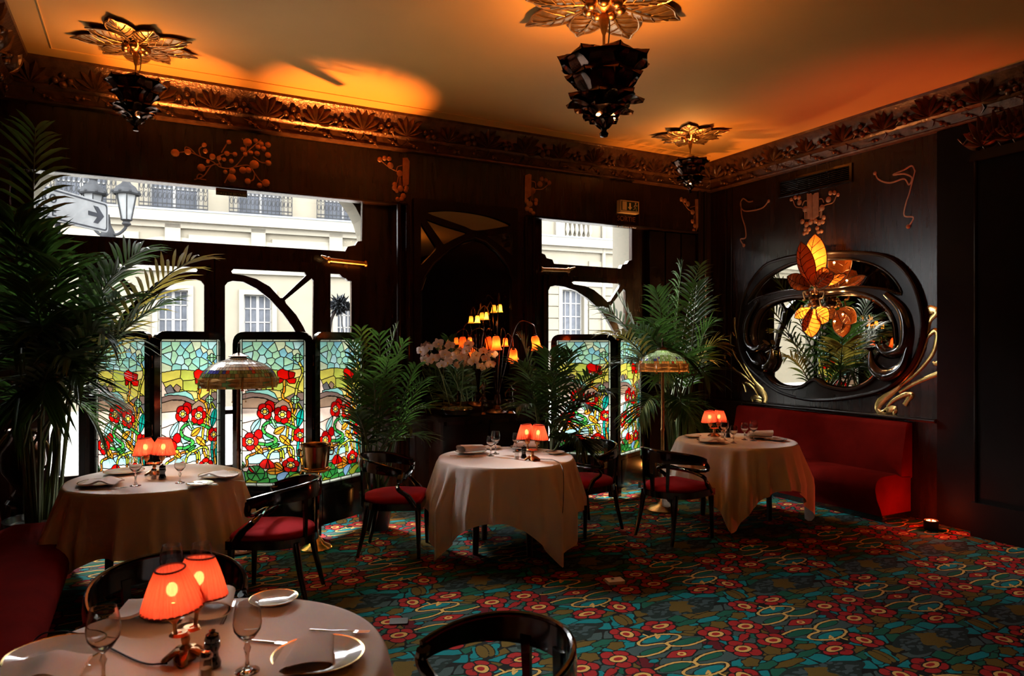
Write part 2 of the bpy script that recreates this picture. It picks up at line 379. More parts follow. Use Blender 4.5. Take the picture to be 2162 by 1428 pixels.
# ---- cornice ---------------------------------------------------------------
CORN = mat('carved_cornice_dark_gilt', (.12, .05, .02), .28, .45, var=.4, scale=14, bump=.35, bscale=40)
CPROF = [(.22, 4.03), (.215, 4.005), (.16, 3.96), (.115, 3.90), (.09, 3.845), (.10, 3.84), (.105, 3.825), (.09, 3.81), (.07, 3.80), (.05, 3.745), (.045, 3.725), (.055, 3.715), (.045, 3.70), (0, 3.69)]
def leaf_motif():
    m = MB()
    for k in range(7):                        # fan of seven lobes, like a horse-chestnut leaf
        a = math.radians(-78+26*k); L = .15+.05*math.cos(a*1.1); d = Vector((math.sin(a), 0, -math.cos(a))) if False else Vector((math.sin(a), 0, math.cos(a)))
        n_ = Vector((-d.z, 0, d.x)) if False else Vector((d.z, 0, -d.x))
        pts = []
        for i in range(6):
            t = i/5; wd = .034*math.sin(PI*min(1, t*.92+.06))**.8; h = .030*math.sin(PI*t)+.008
            b = d*(L*t)
            pts += [b-n_*wd+Vector((0, -.004, 0)), b+Vector((0, -h-.012, 0)), b+n_*wd+Vector((0, -.004, 0))]
        m.add(pts, [(i*3+j, i*3+j+1, i*3+j+4, i*3+j+3) for i in range(5) for j in range(2)])
    m.tube([(0, -.01, 0), (.03, -.02, -.05), (.0, -.015, -.10)], .008, 6)
    return m.mesh('leaf', CORN, angle=60)
def berry_motif():
    m = MB()
    for x, z, r in ((0, 0, .034), (.055, .028, .028), (-.05, .035, .028), (.012, .075, .024)): m.ball((x, -.028, z), r, 8)
    m.tube([(-.05, -.03, .03), (-.12, -.02, -.03), (-.17, -.01, .03)], .008, 6); m.tube([(.05, -.03, .03), (.11, -.02, -.04), (.16, -.01, -.01)], .008, 6)
    return m.mesh('berry_cluster', CORN, angle=60)
LEAF, BERRY = leaf_motif(), berry_motif()
def bud_motif():
    m = MB(); m.ball((0, -.012, 0), .021, 6); m.ball((.045, -.012, -.012), .018, 6); m.tube([(-.06, -.004, .02), (-.02, -.012, .01), (.05, -.012, -.01), (.09, -.004, -.03)], .005, 5)
    return m.mesh('bud', CORN, angle=60)
BUD = bud_motif()
def cornice(name, p, q, nrm, label, step=.46):
    e = thing(name, (0, 0, 0), 0, label, None, None, 'structure'); p, q, nrm = Vector(p), Vector(q), Vector(nrm); d = (q-p); L = d.length; d.normalize()
    m = MB(); m.grid(lambda i, j: p+d*(L*i)+nrm*CPROF[j][0]+Vector((0, 0, CPROF[j][1]-p.z)), 2, len(CPROF)); m.build('cove', CORN, e, flip=False, angle=25)
    rz = math.atan2(d.y, d.x); rnd = random.Random(3)
    k = 0; s = .22
    while s < L-.1:
        for me, off, z, tilt in ((LEAF, 0, 3.845, .55), (BERRY, step*.5, 3.86, .5), (BUD, step*.2, 3.755, .3), (BUD, step*.7, 3.765, .3)):
            if s+off > L-.08: continue
            o = link(me.name, me, e); b = p+d*(s+off)+nrm*(.085 if me is not BUD else .055); o.location = (b.x, b.y, z)
            o.rotation_euler = Matrix.Rotation(rz, 4, 'Z').to_3x3().to_4x4().to_euler(); o.rotation_mode = 'XYZ'
            R = Matrix.Rotation(rz, 3, 'Z') @ Matrix.Rotation(-tilt*-1, 3, 'X') @ Matrix.Rotation(rnd.uniform(-.35, .35), 3, 'Y')
            o.rotation_euler = R.to_euler(); f = rnd.uniform(.85, 1.12); o.scale = (f, f, f)
        s += step; k += 1
    return e
cornice('trim_1', (XL, YB, 0), (XR, YB, 0), (0, -1, 0), 'carved leaf and berry cornice along the window wall')
cornice('trim_2', (XR, YB, 0), (XR, 1.0, 0), (-1, 0, 0), 'carved leaf and berry cornice along the mirror wall')
cornice('trim_3', (XL, 1.0, 0), (XL, YB, 0), (1, 0, 0), 'carved leaf and berry cornice along the left wall')
# thin bead line drawn on the ceiling just inside the cornice
for i, (a, b) in enumerate((((XL+.4, YB-.42, ZC-.003), (XR-.4, YB-.42, ZC-.003)), ((XL+.4, 0, ZC-.003), (XL+.4, YB-.42, ZC-.003)))):
    o = MB().tube([a, b], .006, 6).build('trim_%d' % (i+30), PLASTER); tag(o, 'thin plaster bead on the ceiling', kind='structure')
# ------------------------------------------------------------------ outside: street, facade, lamp, sign
STREET = mat('pale_asphalt', (.19, .185, .175), .9, spec=0, var=.1, scale=2)
o = MB().b2((-60, 7.7, -.35), (70, 60, -.16)).build('street_ground', STREET, smooth=False); tag(o, 'pale street surface outside the windows', kind='structure')
FA = math.radians(-4.0); P0 = onY(515, 458, 22.0); FX = Vector((math.cos(FA), math.sin(FA), 0)); FN = Vector((-math.sin(FA), math.cos(FA), 0))
def fac(u, v):
    d = ray(u, v); t = (P0-O_).dot(FN)/d.dot(FN); p = O_+d*t
    return ((p-Vector((P0.x, P0.y, 0))).dot(FX), p.z)
bld = thing('stone_building', (P0.x, P0.y, 0), FA, 'sunlit pale stone building with balconies across the street', 'building')
SLATE = mat('far_window_glass', (.042, .045, .052), .6, spec=0, var=.15)
CREAM = mat('far_window_frame', (.13, .127, .122), .6, spec=0, var=.03)
def L_(x, z, t): return (x, t, z)
winrects, wins = [], []
def rect(u0, v0, u1, v1):
    a, b = fac(u0, v0), fac(u1, v1); return (min(a[0], b[0]), min(a[1], b[1]), max(a[0], b[0]), max(a[1], b[1]))
zl = fac(515, 458)[1]
up = []
for u in (170, 368, 550, 727, 1218-320, 1218):
    x = fac(u, 430)[0]
    if u < 1000: up.append((x-.62, zl+.02, x+.62, zl+2.7))
up += [(up[-1][0]+3.1*k, up[0][1], up[-1][2]+3.1*k, up[0][3]) for k in (1,)]
low = []
for u0, u1, v0 in ((333, 397, 612), (515, 574, 622), (712, 745, 640)):
    a, b = fac(u0, v0), fac(u1, v0); low.append((a[0], .3, b[0], a[1]))
r2 = (fac(1186, 612)[0], .3, fac(1232, 612)[0], fac(1186, 612)[1]); low.append(r2)
bal = rect(1190, 478, 1247, 506)
holes = [[(a, b), (c, b), (c, d), (a, d)] for a, b, c, d in up+low]
m = MB(); m.prism([[(-30, -.3), (42, -.3), (42, 8.6), (-30, 8.6)]]+holes, L_, .5); m.build('wall', STONE, bld, smooth=False)
MB().b2((-30, .45, -.3), (42, .6, 8.6)).build('inner_wall', SLATE, bld, smooth=False)
def far_window(rc, cols, rows):
    a, b, c, d = rc; m = MB(); t = .05
    for i in range(cols+1): x = a+(c-a)*i/cols; w_ = t*(1.6 if i in (0, cols, cols//2) else .7); m.b2((x-w_/2, .16, b), (x+w_/2, .22, d))
    for j in range(rows+1): z = b+(d-b)*j/rows; w_ = t*(1.4 if j in (0, rows) else .7); m.b2((a, .16, z-w_/2), (c, .22, z+w_/2))
    f = m.build('window', CREAM, bld, smooth=False)
    for i in range(cols):
        for j in range(rows):
            MB().b2((a+(c-a)*i/cols+.02, .185, b+(d-b)*j/rows+.02), (a+(c-a)*(i+1)/cols-.02, .20, b+(d-b)*(j+1)/rows-.02)).build('pane', SLATE, f, smooth=False)
    m = MB(); g = .14
    m.b2((a-g, -.06, b), (a, .03, d+g)); m.b2((c, -.06, b), (c+g, .03, d+g)); m.b2((a, -.06, d), (c, .03, d+g)); m.build('surround', STONE2, bld, smooth=False)
for r_ in up: far_window(r_, 2, 4)
for r_ in low: far_window(r_, 4, 7)
# first-floor ledge, lower moulding, panels and arched heads
def ledge(z, h, out, mt=STONE2): MB().b2((-30, -out, z-h), (42, .05, z)).build('ledge', mt, bld, smooth=False)
LEAD = mat('lead_flashing', (.07, .08, .097), .7, spec=0)
ledge(zl, .30, .28); ledge(zl+.05, .05, .30, LEAD); ledge(zl-.30, .16, .12); ledge(zl-1.55, .14, .10); ledge(1.1, .2, .06)
for u in (215, 470, 640, 860):
    x = fac(u, 480)[0]; MB().b2((x-.9, -.05, zl-1.35), (x+.9, .02, zl-.62)).build('panel', STONE2, bld, smooth=False)
for u in (365, 545, 708, 880):
    x = fac(u, 500)[0]; z0 = zl-1.5; m = MB()
    for k in range(10):
        a0, a1_ = PI*k/10, PI*(k+1)/10
        q = [(x+r*math.cos(a), z0+.55*r*math.sin(a)) for r, a in ((1.15, a0), (1.45, a0), (1.45, a1_), (1.15, a1_))]; m.prism([q], lambda X, Z, t: (X, -.08+t, Z), .1)
    m.build('arch_moulding', STONE2, bld, smooth=False)
    MB().b2((x-.2, -.12, z0+.5), (x+.2, .02, z0+1.15)).build('keystone', STONE2, bld, smooth=False)
for a, b, c, d in up:
    m = MB(); A, B_ = a-.25, c+.25; h = 1.0
    for z in (b+.06, b+.16, b+h-.12, b+h): m.b2((A, -.30, z-.015), (B_, -.27, z+.015))
    n_ = 15
    for k in range(n_+1): x = A+(B_-A)*k/n_; m.b2((x-.011, -.295, b+.04), (x+.011, -.275, b+h))
    for k in range(n_):
        x = A+(B_-A)*(k+.5)/n_
        for zz in (.38, .62): m.tube([(x+.04*math.cos(t), -.285, b+zz+.09*math.sin(t)) for t in [2*PI*i/8 for i in range(9)]], .009, 4, cap=False)
    m.build('balcony_railing', IRON, bld, smooth=False)
# balustrade and rusticated courses seen in the narrower window
m = MB(); a, b, c, d = bal
for k in range(6): m.lathe([(.05, 0), (.05, .06), (.03, .1), (.085, .28), (.035, .5), (.05, .55), (.05, .62)], 10, c=(a+(c-a)*(k+.5)/6, -.12, b))
m.b2((a, -.2, b-.08), (c, -.04, b)); m.b2((a, -.2, b+.62), (c, -.04, b+.74)); m.build('balustrade', STONE2, bld)
MB().b2((a-.35, -.1, b-.1), (a, .02, b+.8)).build('panel', STONE2, bld, smooth=False)
x = fac(1272, 500)[0]; MB().tube([(x, -.08, 0), (x, -.08, 9)], .07, 8).build('drainpipe', STONE2, bld)
for x0, x1 in ((fac(1145, 640)[0], r2[0]-.15), (r2[2]+.2, fac(1300, 640)[0])):
    for k in range(10):
        MB().b2((x0, -.05, .5+.42*k), (x1, .02, .5+.42*k+.385)).build('stone_course', STONE, bld, smooth=False)

# street lamp with two lanterns on curled arms
sl = onD(228, 540, 14.0); pole = thing('street_lamp', (sl.x, sl.y, -.16), -YAW, 'grey iron street lamp with two lanterns beyond the wide window', 'street lamp')
zA = onD(228, 490, 14).z+.16
MB().lathe([(.22, 0), (.2, .3), (.1, .5), (.075, 1.2), (.06, zA-.3), (.10, zA-.2), (.14, zA-.1), (.12, zA), (.05, zA+.15), (.03, zA+.35)], 12).build('pole', IRON, pole)
FROST = mat('lantern_glass', (.085,.088,.09), .5, spec=0)
def lantern(dx):
    zl_ = onD(228, 468, 14).z+.16
    MB().tube(bez([(0, 0, zA-.02), (dx*.5, 0, zA-.05), (dx*.9, 0, zA+.06), (dx, 0, zl_-.05)], 6), .03, 8).build('arm', IRON, pole)
    m = MB(); m.lathe([(.03, -.10), (.09, -.05), (.06, 0), (.11, .03)], 8, c=(dx, 0, zl_)); m.lathe([(.24, .53), (.26, .56), (.19, .68), (.10, .75), (.06, .82), (.09, .86), (.03, .92), (.05, .97), (.0, 1.0)], 8, c=(dx, 0, zl_))
    for k in range(6): a = PI/3*k; m.tube([(dx+.10*math.cos(a), .10*math.sin(a), zl_+.03), (dx+.2*math.cos(a), .2*math.sin(a), zl_+.54)], .012, 5)
    for k in range(8): a = PI/4*k; m.ball((dx+.25*math.cos(a), .25*math.sin(a), zl_+.58), .03, 6)
    l = m.build('lantern', IRON, pole)
    MB().lathe([(.09, .04), (.185, .53)], 6, c=(dx, 0, zl_)).build('lantern_glass', FROST, l, smooth=False)
lantern(-.30); lantern(.37)

# direction sign by the pavement
def text(s, size, m, parent, loc, rot, name='lettering', ext=.003, align='LEFT', spacing=1.0):
    c = bpy.data.curves.new(name, 'FONT'); c.body = s; c.size = size; c.extrude = ext; c.align_x = align; c.space_character = spacing
    o = bpy.data.objects.new(name, c); C.objects.link(o); o.location = loc; o.rotation_euler = rot; o.parent = parent
    me = bpy.data.meshes.new_from_object(o); me.materials.clear(); me.materials.append(m); bpy.data.objects.remove(o); o = link(name, me, parent); o.location = loc; o.rotation_euler = rot; return o
sg_r = cw(-.576*9, 9); ang = math.atan2(math.cos(YAW+.11), math.sin(YAW+.11))     # along-board direction in plan
zs = onD(228, 438, 9).z
sgn = thing('road_sign', (sg_r.x, sg_r.y, zs), ang, 'white direction sign with grey lettering and arrow seen through palm fronds', 'sign')
SGREY = mat('sign_grey', (.016, .017, .02), .5, spec=0)
m = MB(); b = roundpoly([(-1.55, -.33), (0, -.33), (0, .05), (-1.55, .05)], .06); m.prism([b], lambda x, z, t: (x, t, z), .03); m.build('board', mat('sign_white', (.09, .092, .095), .5, spec=0), sgn, smooth=False)
b2_ = roundpoly([(-1.53, -.31), (-.02, -.31), (-.02, .03), (-1.53, .03)], .05); b3_ = roundpoly([(-1.51, -.295), (-.035, -.295), (-.035, .015), (-1.51, .015)], .045)
m = MB(); m.prism([b2_, b3_], lambda x, z, t: (x, -.004+t, z), .006); m.build('border', SGREY, sgn, smooth=False)
arw = [(-.36, -.16), (-.2, -.16), (-.27, -.24), (-.19, -.24), (-.08, -.135), (-.19, -.03), (-.27, -.03), (-.2, -.11), (-.36, -.11)]
m = MB(); m.prism([arw], lambda x, z, t: (x, -.004+t, z), .006); m.build('arrow', SGREY, sgn, smooth=False)
text('CERO', .145, SGREY, sgn, (-1.33, -.003, -.125), (PI/2, 0, 0), spacing=1.35)
text('CORDE', .145, SGREY, sgn, (-1.46, -.003, -.275), (PI/2, 0, 0), spacing=1.3)
MB().tube([(-.8, .05, -zs-.16), (-.8, .05, 0)], .03, 8).build('post', IRON, sgn)
# ------------------------------------------------------------------ planar mosaics: paint ids on a grid, trace every patch into a polygon
class Canvas:
    def __init__(s, nx, ny, x0, y0, cell):
        s.nx, s.ny, s.x0, s.y0, s.cell = nx, ny, x0, y0, cell
        s.X, s.Y = np.meshgrid(x0+(np.arange(nx)+.5)*cell, y0+(np.arange(ny)+.5)*cell)
        s.G = np.zeros((ny, nx), int); s.col = ['base']; s.wrap = None
    def new(s, c): s.col.append(c); return len(s.col)-1
    def offs(s):
        if not s.wrap: return [(0, 0)]
        return [(a*s.wrap[0], b*s.wrap[1]) for a in (-1, 0, 1) for b in (-1, 0, 1)]
    def put(s, mask, c):
        if mask.any(): s.G[mask] = s.new(c)
    def win(s, pts, w, dx, dy):
        xs, ys = [p[0]+dx for p in pts], [p[1]+dy for p in pts]; gx, gy = s.X[0], s.Y[:, 0]
        a, b = np.searchsorted(gx, (min(xs)-w, max(xs)+w)); c, d = np.searchsorted(gy, (min(ys)-w, max(ys)+w))
        return slice(c, d), slice(a, b)
    def inside(s, pts, dx=0, dy=0):
        full = np.zeros(s.X.shape, bool); W = s.win(pts, 0, dx, dy)
        if full[W].size == 0: return full
        X, Y = s.X[W]-dx, s.Y[W]-dy; r = np.zeros(X.shape, bool); k = len(pts)
        for i in range(k):
            (x1, y1), (x2, y2) = pts[i], pts[(i+1) % k]
            if y1 == y2: continue
            r ^= ((y1 > Y) != (y2 > Y)) & (X < (x2-x1)*(Y-y1)/(y2-y1)+x1)
        full[W] = r; return full
    def poly(s, pts, c, edge=None):
        for dx, dy in s.offs():
            if edge: s.put(s.near(pts+[pts[0]], edge, dx, dy), 'dark')
        for dx, dy in s.offs(): s.put(s.inside(pts, dx, dy), c)
    def near(s, pts, w, dx=0, dy=0):
        full = np.zeros(s.X.shape, bool); W = s.win(pts, w, dx, dy)
        if full[W].size == 0: return full
        X, Y = s.X[W]-dx, s.Y[W]-dy; d = np.full(X.shape, 1e9)
        for (x1, y1), (x2, y2) in zip(pts[:-1], pts[1:]):
            L = (x2-x1)**2+(y2-y1)**2
            if L == 0: continue
            t = np.clip(((X-x1)*(x2-x1)+(Y-y1)*(y2-y1))/L, 0, 1); d = np.minimum(d, np.hypot(X-x1-t*(x2-x1), Y-y1-t*(y2-y1)))
        full[W] = d < w; return full
    def stroke(s, pts, w, c, seg=None, cols=None):
        p = [tuple(q[:2]) for q in bez([(a, b, 0) for a, b in pts], 5)]
        if not seg:
            for dx, dy in s.offs(): s.put(s.near(p, w/2, dx, dy), c)
            return
        cur, L, k = [p[0]], 0, 0
        for a, b in zip(p[:-1], p[1:]):
            cur.append(b); L += math.hypot(b[0]-a[0], b[1]-a[1])
            if L > seg: s.put(s.near(cur, w/2), (cols or [c])[k % len(cols or [c])]); cur, L, k = [b], 0, k+1
        if len(cur) > 1: s.put(s.near(cur, w/2), (cols or [c])[k % len(cols or [c])])
    def voronoi(s, mask, seeds, cols, sx=1.0, sy=1.0, edge=0):
        best = np.full(s.X.shape, 1e9); sec = best.copy(); idx = np.zeros(s.X.shape, int)
        for k, (x, y) in enumerate(seeds):
            for dx, dy in s.offs():
                d = np.hypot((s.X-x-dx)*sx, (s.Y-y-dy)*sy); m = d < best
                sec = np.where(m, np.where(idx == k, sec, best), np.where(idx == k, sec, np.minimum(sec, d))); best = np.where(m, d, best); idx = np.where(m, k, idx)
        for k in range(len(seeds)): s.put(mask & (idx == k), cols[k % len(cols)])
        if edge: s.put(mask & (sec-best < edge), 'dark')
    # -- tracing
    def trace(s, min_cells=5, tol=.35, smooth=3):
        G, ny, nx = s.G, s.ny, s.nx
        lab = np.full(G.shape, -1, int); comp = []
        for r in range(ny):
            for c in range(nx):
                if lab[r, c] >= 0: continue
                g = G[r, c]; k = len(comp); st = [(r, c)]; lab[r, c] = k; cells = [(r, c)]
                while st:
                    a, b = st.pop()
                    for a2, b2 in ((a+1, b), (a-1, b), (a, b+1), (a, b-1)):
                        if 0 <= a2 < ny and 0 <= b2 < nx and lab[a2, b2] < 0 and G[a2, b2] == g:
                            lab[a2, b2] = k; st.append((a2, b2)); cells.append((a2, b2))
                comp.append([g, cells])
        for k, (g, cells) in enumerate(comp):          # swallow crumbs
            if len(cells) >= min_cells: continue
            cnt = {}
            for a, b in cells:
                for a2, b2 in ((a+1, b), (a-1, b), (a, b+1), (a, b-1)):
                    if 0 <= a2 < ny and 0 <= b2 < nx and lab[a2, b2] != k: cnt[lab[a2, b2]] = cnt.get(lab[a2, b2], 0)+1
            if cnt:
                t = max(cnt, key=cnt.get)
                for a, b in cells: lab[a, b] = t
                comp[t][1].extend(cells); comp[k][1] = []
        P = np.pad(lab, 1, constant_values=-1)
        deg = np.zeros((ny+1, nx+1), int)
        H = (P[:-1, 1:-1] != P[1:, 1:-1]); V = (P[1:-1, :-1] != P[1:-1, 1:])    # horizontal edge under lattice row, vertical edge at lattice col
        deg[:, :-1] += H; deg[:, 1:] += H; deg[:-1, :] += V; deg[1:, :] += V
        for q in ((0, 0), (0, nx), (ny, 0), (ny, nx)): deg[q] = 9
        cache = {}
        def fine(seg):
            a = np.array(seg, float); closed = seg[0] == seg[-1]
            on_b = all(p[0] in (0, nx) for p in seg) or all(p[1] in (0, ny) for p in seg)
            if on_b: return [tuple(a[0]), tuple(a[-1])]
            if closed:
                q = (a[:-1]+a[1:])/2
                for _ in range(smooth): q = (np.roll(q, 1, 0)+2*q+np.roll(q, -1, 0))/4
                q = np.vstack([q, q[:1]])
            else:
                q = np.vstack([a[:1], (a[:-1]+a[1:])/2, a[-1:]])
                for _ in range(smooth): q[1:-1] = (q[:-2]+2*q[1:-1]+q[2:])/4
            def rdp(p):
                if len(p) < 3: return [tuple(x) for x in p]
                d = p[-1]-p[0]; L = np.hypot(*d)
                e = np.abs(d[0]*(p[:, 1]-p[0, 1])-d[1]*(p[:, 0]-p[0, 0]))/L if L > 1e-9 else np.hypot(*(p-p[0]).T)
                i = int(e.argmax())
                if e[i] < tol: return [tuple(p[0]), tuple(p[-1])]
                return rdp(p[:i+1])[:-1]+rdp(p[i:])
            if closed:
                h = len(q)//2; return rdp(q[:h+1])[:-1]+rdp(q[h:])
            return rdp(q)
        def get(seg):
            seg = [tuple(p) for p in seg]
            if seg[0] == seg[-1] and deg[seg[0][1], seg[0][0]] == 2:
                b = seg[:-1]; i = b.index(min(b)); b = b[i:]+b[:i]; b = b+[b[0]]; rv = b[1] > b[-2]
                kk = b[::-1] if rv else b
            else:
                rv = (seg[0], seg[1]) > (seg[-1], seg[-2]); kk = seg[::-1] if rv else seg
            kk = tuple(kk)
            if kk not in cache: cache[kk] = fine(list(kk))
            r = cache[kk]; return r[::-1] if rv else r
        regions = []
        for k, (g, cells) in enumerate(comp):
            if not cells: continue
            nxt = {}
            for r, c in cells:
                if P[r, c+1] != k: nxt.setdefault((c, r), []).append((c+1, r))
                if P[r+1, c+2] != k: nxt.setdefault((c+1, r), []).append((c+1, r+1))
                if P[r+2, c+1] != k: nxt.setdefault((c+1, r+1), []).append((c, r+1))
                if P[r+1, c] != k: nxt.setdefault((c, r+1), []).append((c, r))
            loops = []
            while nxt:
                st = next(iter(nxt)); p = st; lp = [p]; d = None
                while True:
                    o = nxt[p]
                    if len(o) > 1 and d is not None:
                        lt = (-d[1], d[0]); o.sort(key=lambda q: -((q[0]-p[0])*lt[0]+(q[1]-p[1])*lt[1]))
                    q = o.pop(0)
                    if not o: del nxt[p]
                    d = (q[0]-p[0], q[1]-p[1]); p = q; lp.append(p)
                    if p == st: break
                nodes = [i for i in range(len(lp)-1) if deg[lp[i][1], lp[i][0]] != 2]
                if not nodes: out = get(lp)[:-1]
                else:
                    b = lp[nodes[0]:-1]+lp[:nodes[0]+1]; out = []; a = 0
                    for i in range(1, len(b)):
                        if i == len(b)-1 or deg[b[i][1], b[i][0]] != 2: out += get(b[a:i+1])[:-1]; a = i
                if len(out) >= 3: loops.append([(s.x0+x*s.cell, s.y0+y*s.cell) for x, y in out])
            if loops:
                def ar(l): return sum(l[i][0]*l[(i+1) % len(l)][1]-l[(i+1) % len(l)][0]*l[i][1] for i in range(len(l)))/2
                loops.sort(key=lambda l: -ar(l)); regions.append((s.col[g], loops, ar(loops[0])))
        lines = [[(s.x0+x*s.cell, s.y0+y*s.cell) for x, y in v] for kk, v in cache.items()]
        return regions, lines

# ------------------------------------------------------------------ carpet
TX, TY, OX, OY = .9376, 1.0606, 2.603, 2.967
def carpet_tile():
    cl = Canvas(196, 222, 0, -TY/2, TX/196); cl.cell = TX/196
    cl.X, cl.Y = np.meshgrid((np.arange(196)+.5)*TX/196, -TY/2+(np.arange(222)+.5)*TY/222); cl.sy = (TY/222)/(TX/196)
    cl.wrap = (TX, TY); rnd = random.Random(5)
    def rot(p): return [(TX-x, -y) for x, y in p]
    seeds = []
    for i in range(4):
        for j in range(11):
            seeds.append((((i+.5*(j % 2))+rnd.uniform(-.22, .22))*TX/8*1.0+TX/8*0+i*TX/8, (-.5+(j+.5)/11)*TY+rnd.uniform(-.02, .02)))
    seeds += [(TX-x, -y) for x, y in seeds]
    cols = ['olive', 'teal', 'green', 'grey', 'olive', 'teal', 'green']; rnd.shuffle(cols)
    cl.voronoi(np.ones(cl.X.shape, bool), seeds, cols, 1.0, 1.9, edge=.011)
    def blob(cx, cy, rx, ry, c, ang=0, wob=.15, k=5, ph=0., edge=.006, n=26):
        p = []
        for i in range(n):
            t = 2*PI*i/n; r = 1+wob*math.cos(k*t+ph); x, y = rx*r*math.cos(t), ry*r*math.sin(t)
            p.append((cx+x*math.cos(ang)-y*math.sin(ang), cy+x*math.sin(ang)+y*math.cos(ang)))
        cl.poly(p, c, edge); cl.poly(rot(p), c, edge)
    # grey halo and leaves round the loops
    blob(.05, .10, .20, .10, 'grey', 0, .1); blob(.84, .105, .18, .10, 'grey', 0, .1)
    for x, y, c in ((.134, .106, 'green'), (.834, .091, 'green'), (0, .215, 'teal')): blob(x, y, .105, .034, c, 0, 0, 2)
    blob(.176, .25, .045, .03, 'teal', -.3); blob(.745, .225, .05, .03, 'teal', .2)
    blob(.478, .295, .10, .032, 'teal', .0, .1); blob(.633, .317, .08, .03, 'green', .1); blob(.50, .352, .11, .028, 'olive', .05, .15); blob(.32, .315, .09, .026, 'green', .1)
    blob(.68, .25, .06, .04, 'olive', .4); blob(.468, .2, .055, .05, 'olive', .4); blob(.255, .255, .07, .035, 'olive', -.2)
    blob(.03, .53, .07, .055, 'teal', .6, .35, 3); blob(.018, .53, .032, .08, 'olive', -.25, 0)
    blob(.486, .05, .06, .04, 'grey', .3, .2, 3); blob(.25, 0, .035, .07, 'dred', .5, .2, 3); blob(.694, 0, .035, .07, 'dred', -.5, .2, 3)
    blob(.19, 0, .03, .02, 'teal'); blob(.477, 0, .06, .022, 'red', .5, .2, 3)
    # mossy dark patch with pale flecks and an olive middle
    for cx in (.46,):
        for cy in (.53,):
            p = [(cx+.30*(1+.12*math.cos(5*t))*math.cos(t), cy+.125*(1+.15*math.sin(4*t))*math.sin(t)) for t in [2*PI*i/30 for i in range(30)]]; cl.poly(p, 'moss', .0)
            for k in range(90):
                t, r = rnd.uniform(0, 2*PI), math.sqrt(rnd.random()); x, y = cx+.27*r*math.cos(t), cy+.105*r*math.sin(t)
                s_ = rnd.uniform(.010, .022); q = [(x+s_*1.3*math.cos(a), y+s_*.7*math.sin(a)) for a in [PI*2*i/5+k for i in range(5)]]; cl.poly(q, 'fleck')
            p = [(cx+.085*(1+.3*math.cos(7*t))*math.cos(t)-.5*.05*math.sin(t), cy+.075*(1+.3*math.sin(6*t))*math.sin(t)+.05*math.cos(t)) for t in [2*PI*i/36 for i in range(36)]]; cl.poly(p, 'olive')
    # poppies
    def flower(cx, cy, r, ph, sx=1.0, sy=1.0, ring=(.05, .034), skew=0):
        def ringp(rx, ry, n=14, ex=0): return [(cx+rx*math.cos(t)*(1+skew*math.cos(t)), cy+ry*math.sin(t)*(1+skew*math.cos(t+.6))) for t in [2*PI*i/n for i in range(n)]]
        P = [(cx+sx*r*(.74+.26*abs(math.cos(2.5*t+ph))+.04*math.sin(3*t+ph))*math.cos(t), cy+sy*r*(.74+.26*abs(math.cos(2.5*t+ph))+.05*math.cos(4*t))*math.sin(t)) for t in [2*PI*i/44 for i in range(44)]]
        spl = [(cx+sx*r*(.40+.16*abs(math.sin(5*t+ph)))*math.cos(t), cy+sy*r*(.40+.16*abs(math.sin(5*t+ph)))*math.sin(t)) for t in [2*PI*i/40 for i in range(40)]]
        for f in (lambda p: p, rot):
            cl.poly(f(P), 'red', .010); cl.poly(f(spl), 'dred')
            for k in range(5):
                a = (PI*(k+.5)-ph)/2.5; cl.stroke(f([(cx+sx*r*.45*math.cos(a), cy+sy*r*.45*math.sin(a)), (cx+sx*r*.8*math.cos(a), cy+sy*r*.8*math.sin(a))]), .007, 'dark')
            cl.poly(f(ringp(ring[0], ring[1])), 'yellow', .007); cl.poly(f(ringp(ring[0]*.58, ring[1]*.52)), 'red')
    # yellow looping stems
    loop = [(.675, .091), (.748, .066), (.84, .066), (.927, .096), (.955, .131), (.911, .16), (.828, .174), (.80, .196), (.824, .228), (.90, .255), (.996, .254), (1.075, .215), (1.084, .179), (1.037, .154), (.961, .148), (.945, .116), (1.009, .073), (1.10, .066), (1.24, .09)]
    for L in (loop, rot(loop)):
        cl.stroke(L, .026, 'dark'); cl.stroke(L, .014, 'yellow')
    for st in ([(.87, .32), (.911, .298), (.92, .26)], [(1.018, .323), (.981, .276), (.946, .215)], [(.946, .215), (.985, .24)]):
        for f in (lambda p: p, rot): cl.stroke(f(st), .011, 'yellow')
    flower(.353, .108, .104, .3, ring=(.052, .037)); flower(.593, .11, .104, 1.3, ring=(.052, .037))
    flower(.822, .352, .096, .8, .95, 1.05, (.038, .045), .25); flower(.128, .35, .104, 2.2, 1.15, .8, (.06, .028), .3)
    dm = [(-.11, 0), (-.03, .045), (.03, .035), (.11, .0), (.03, -.045), (-.03, -.035)]
    cl.poly([(x, y) for x, y in dm], 'red', .009); sq = [(-.034, .0), (0, .026), (.034, 0), (0, -.026)]; cl.poly(sq, 'yellow', .004); cl.poly([(x*.5, y*.5) for x, y in sq], 'red')
    G2 = cl.G                                           # same colour everywhere merges
    names = sorted(set(cl.col)); cl.G = np.array([names.index(c) for c in cl.col])[G2]; cl.col = names
    reg, _ = cl.trace(min_cells=3, tol=.33, smooth=2)
    k = cl.sy
    return [(c, [[(x, -TY/2+(y+TY/2)*k) for x, y in l] for l in loops]) for c, loops, a in reg]
PILE = dict(bscale=900, bump=.25)
CARP = {c: mat('carpet_'+c, col, .95, var=.28, scale=260, spec=.1, **PILE) for c, col in dict(
    red=(.23, .010, .010), dred=(.075, .004, .008), yellow=(.46, .28, .075), teal=(.002, .135, .15), green=(.005, .07, .042), olive=(.085, .055, .008),
    grey=(.034, .06, .058), dark=(.004, .005, .0045), moss=(.008, .017, .015), fleck=(.030, .052, .055)).items()}
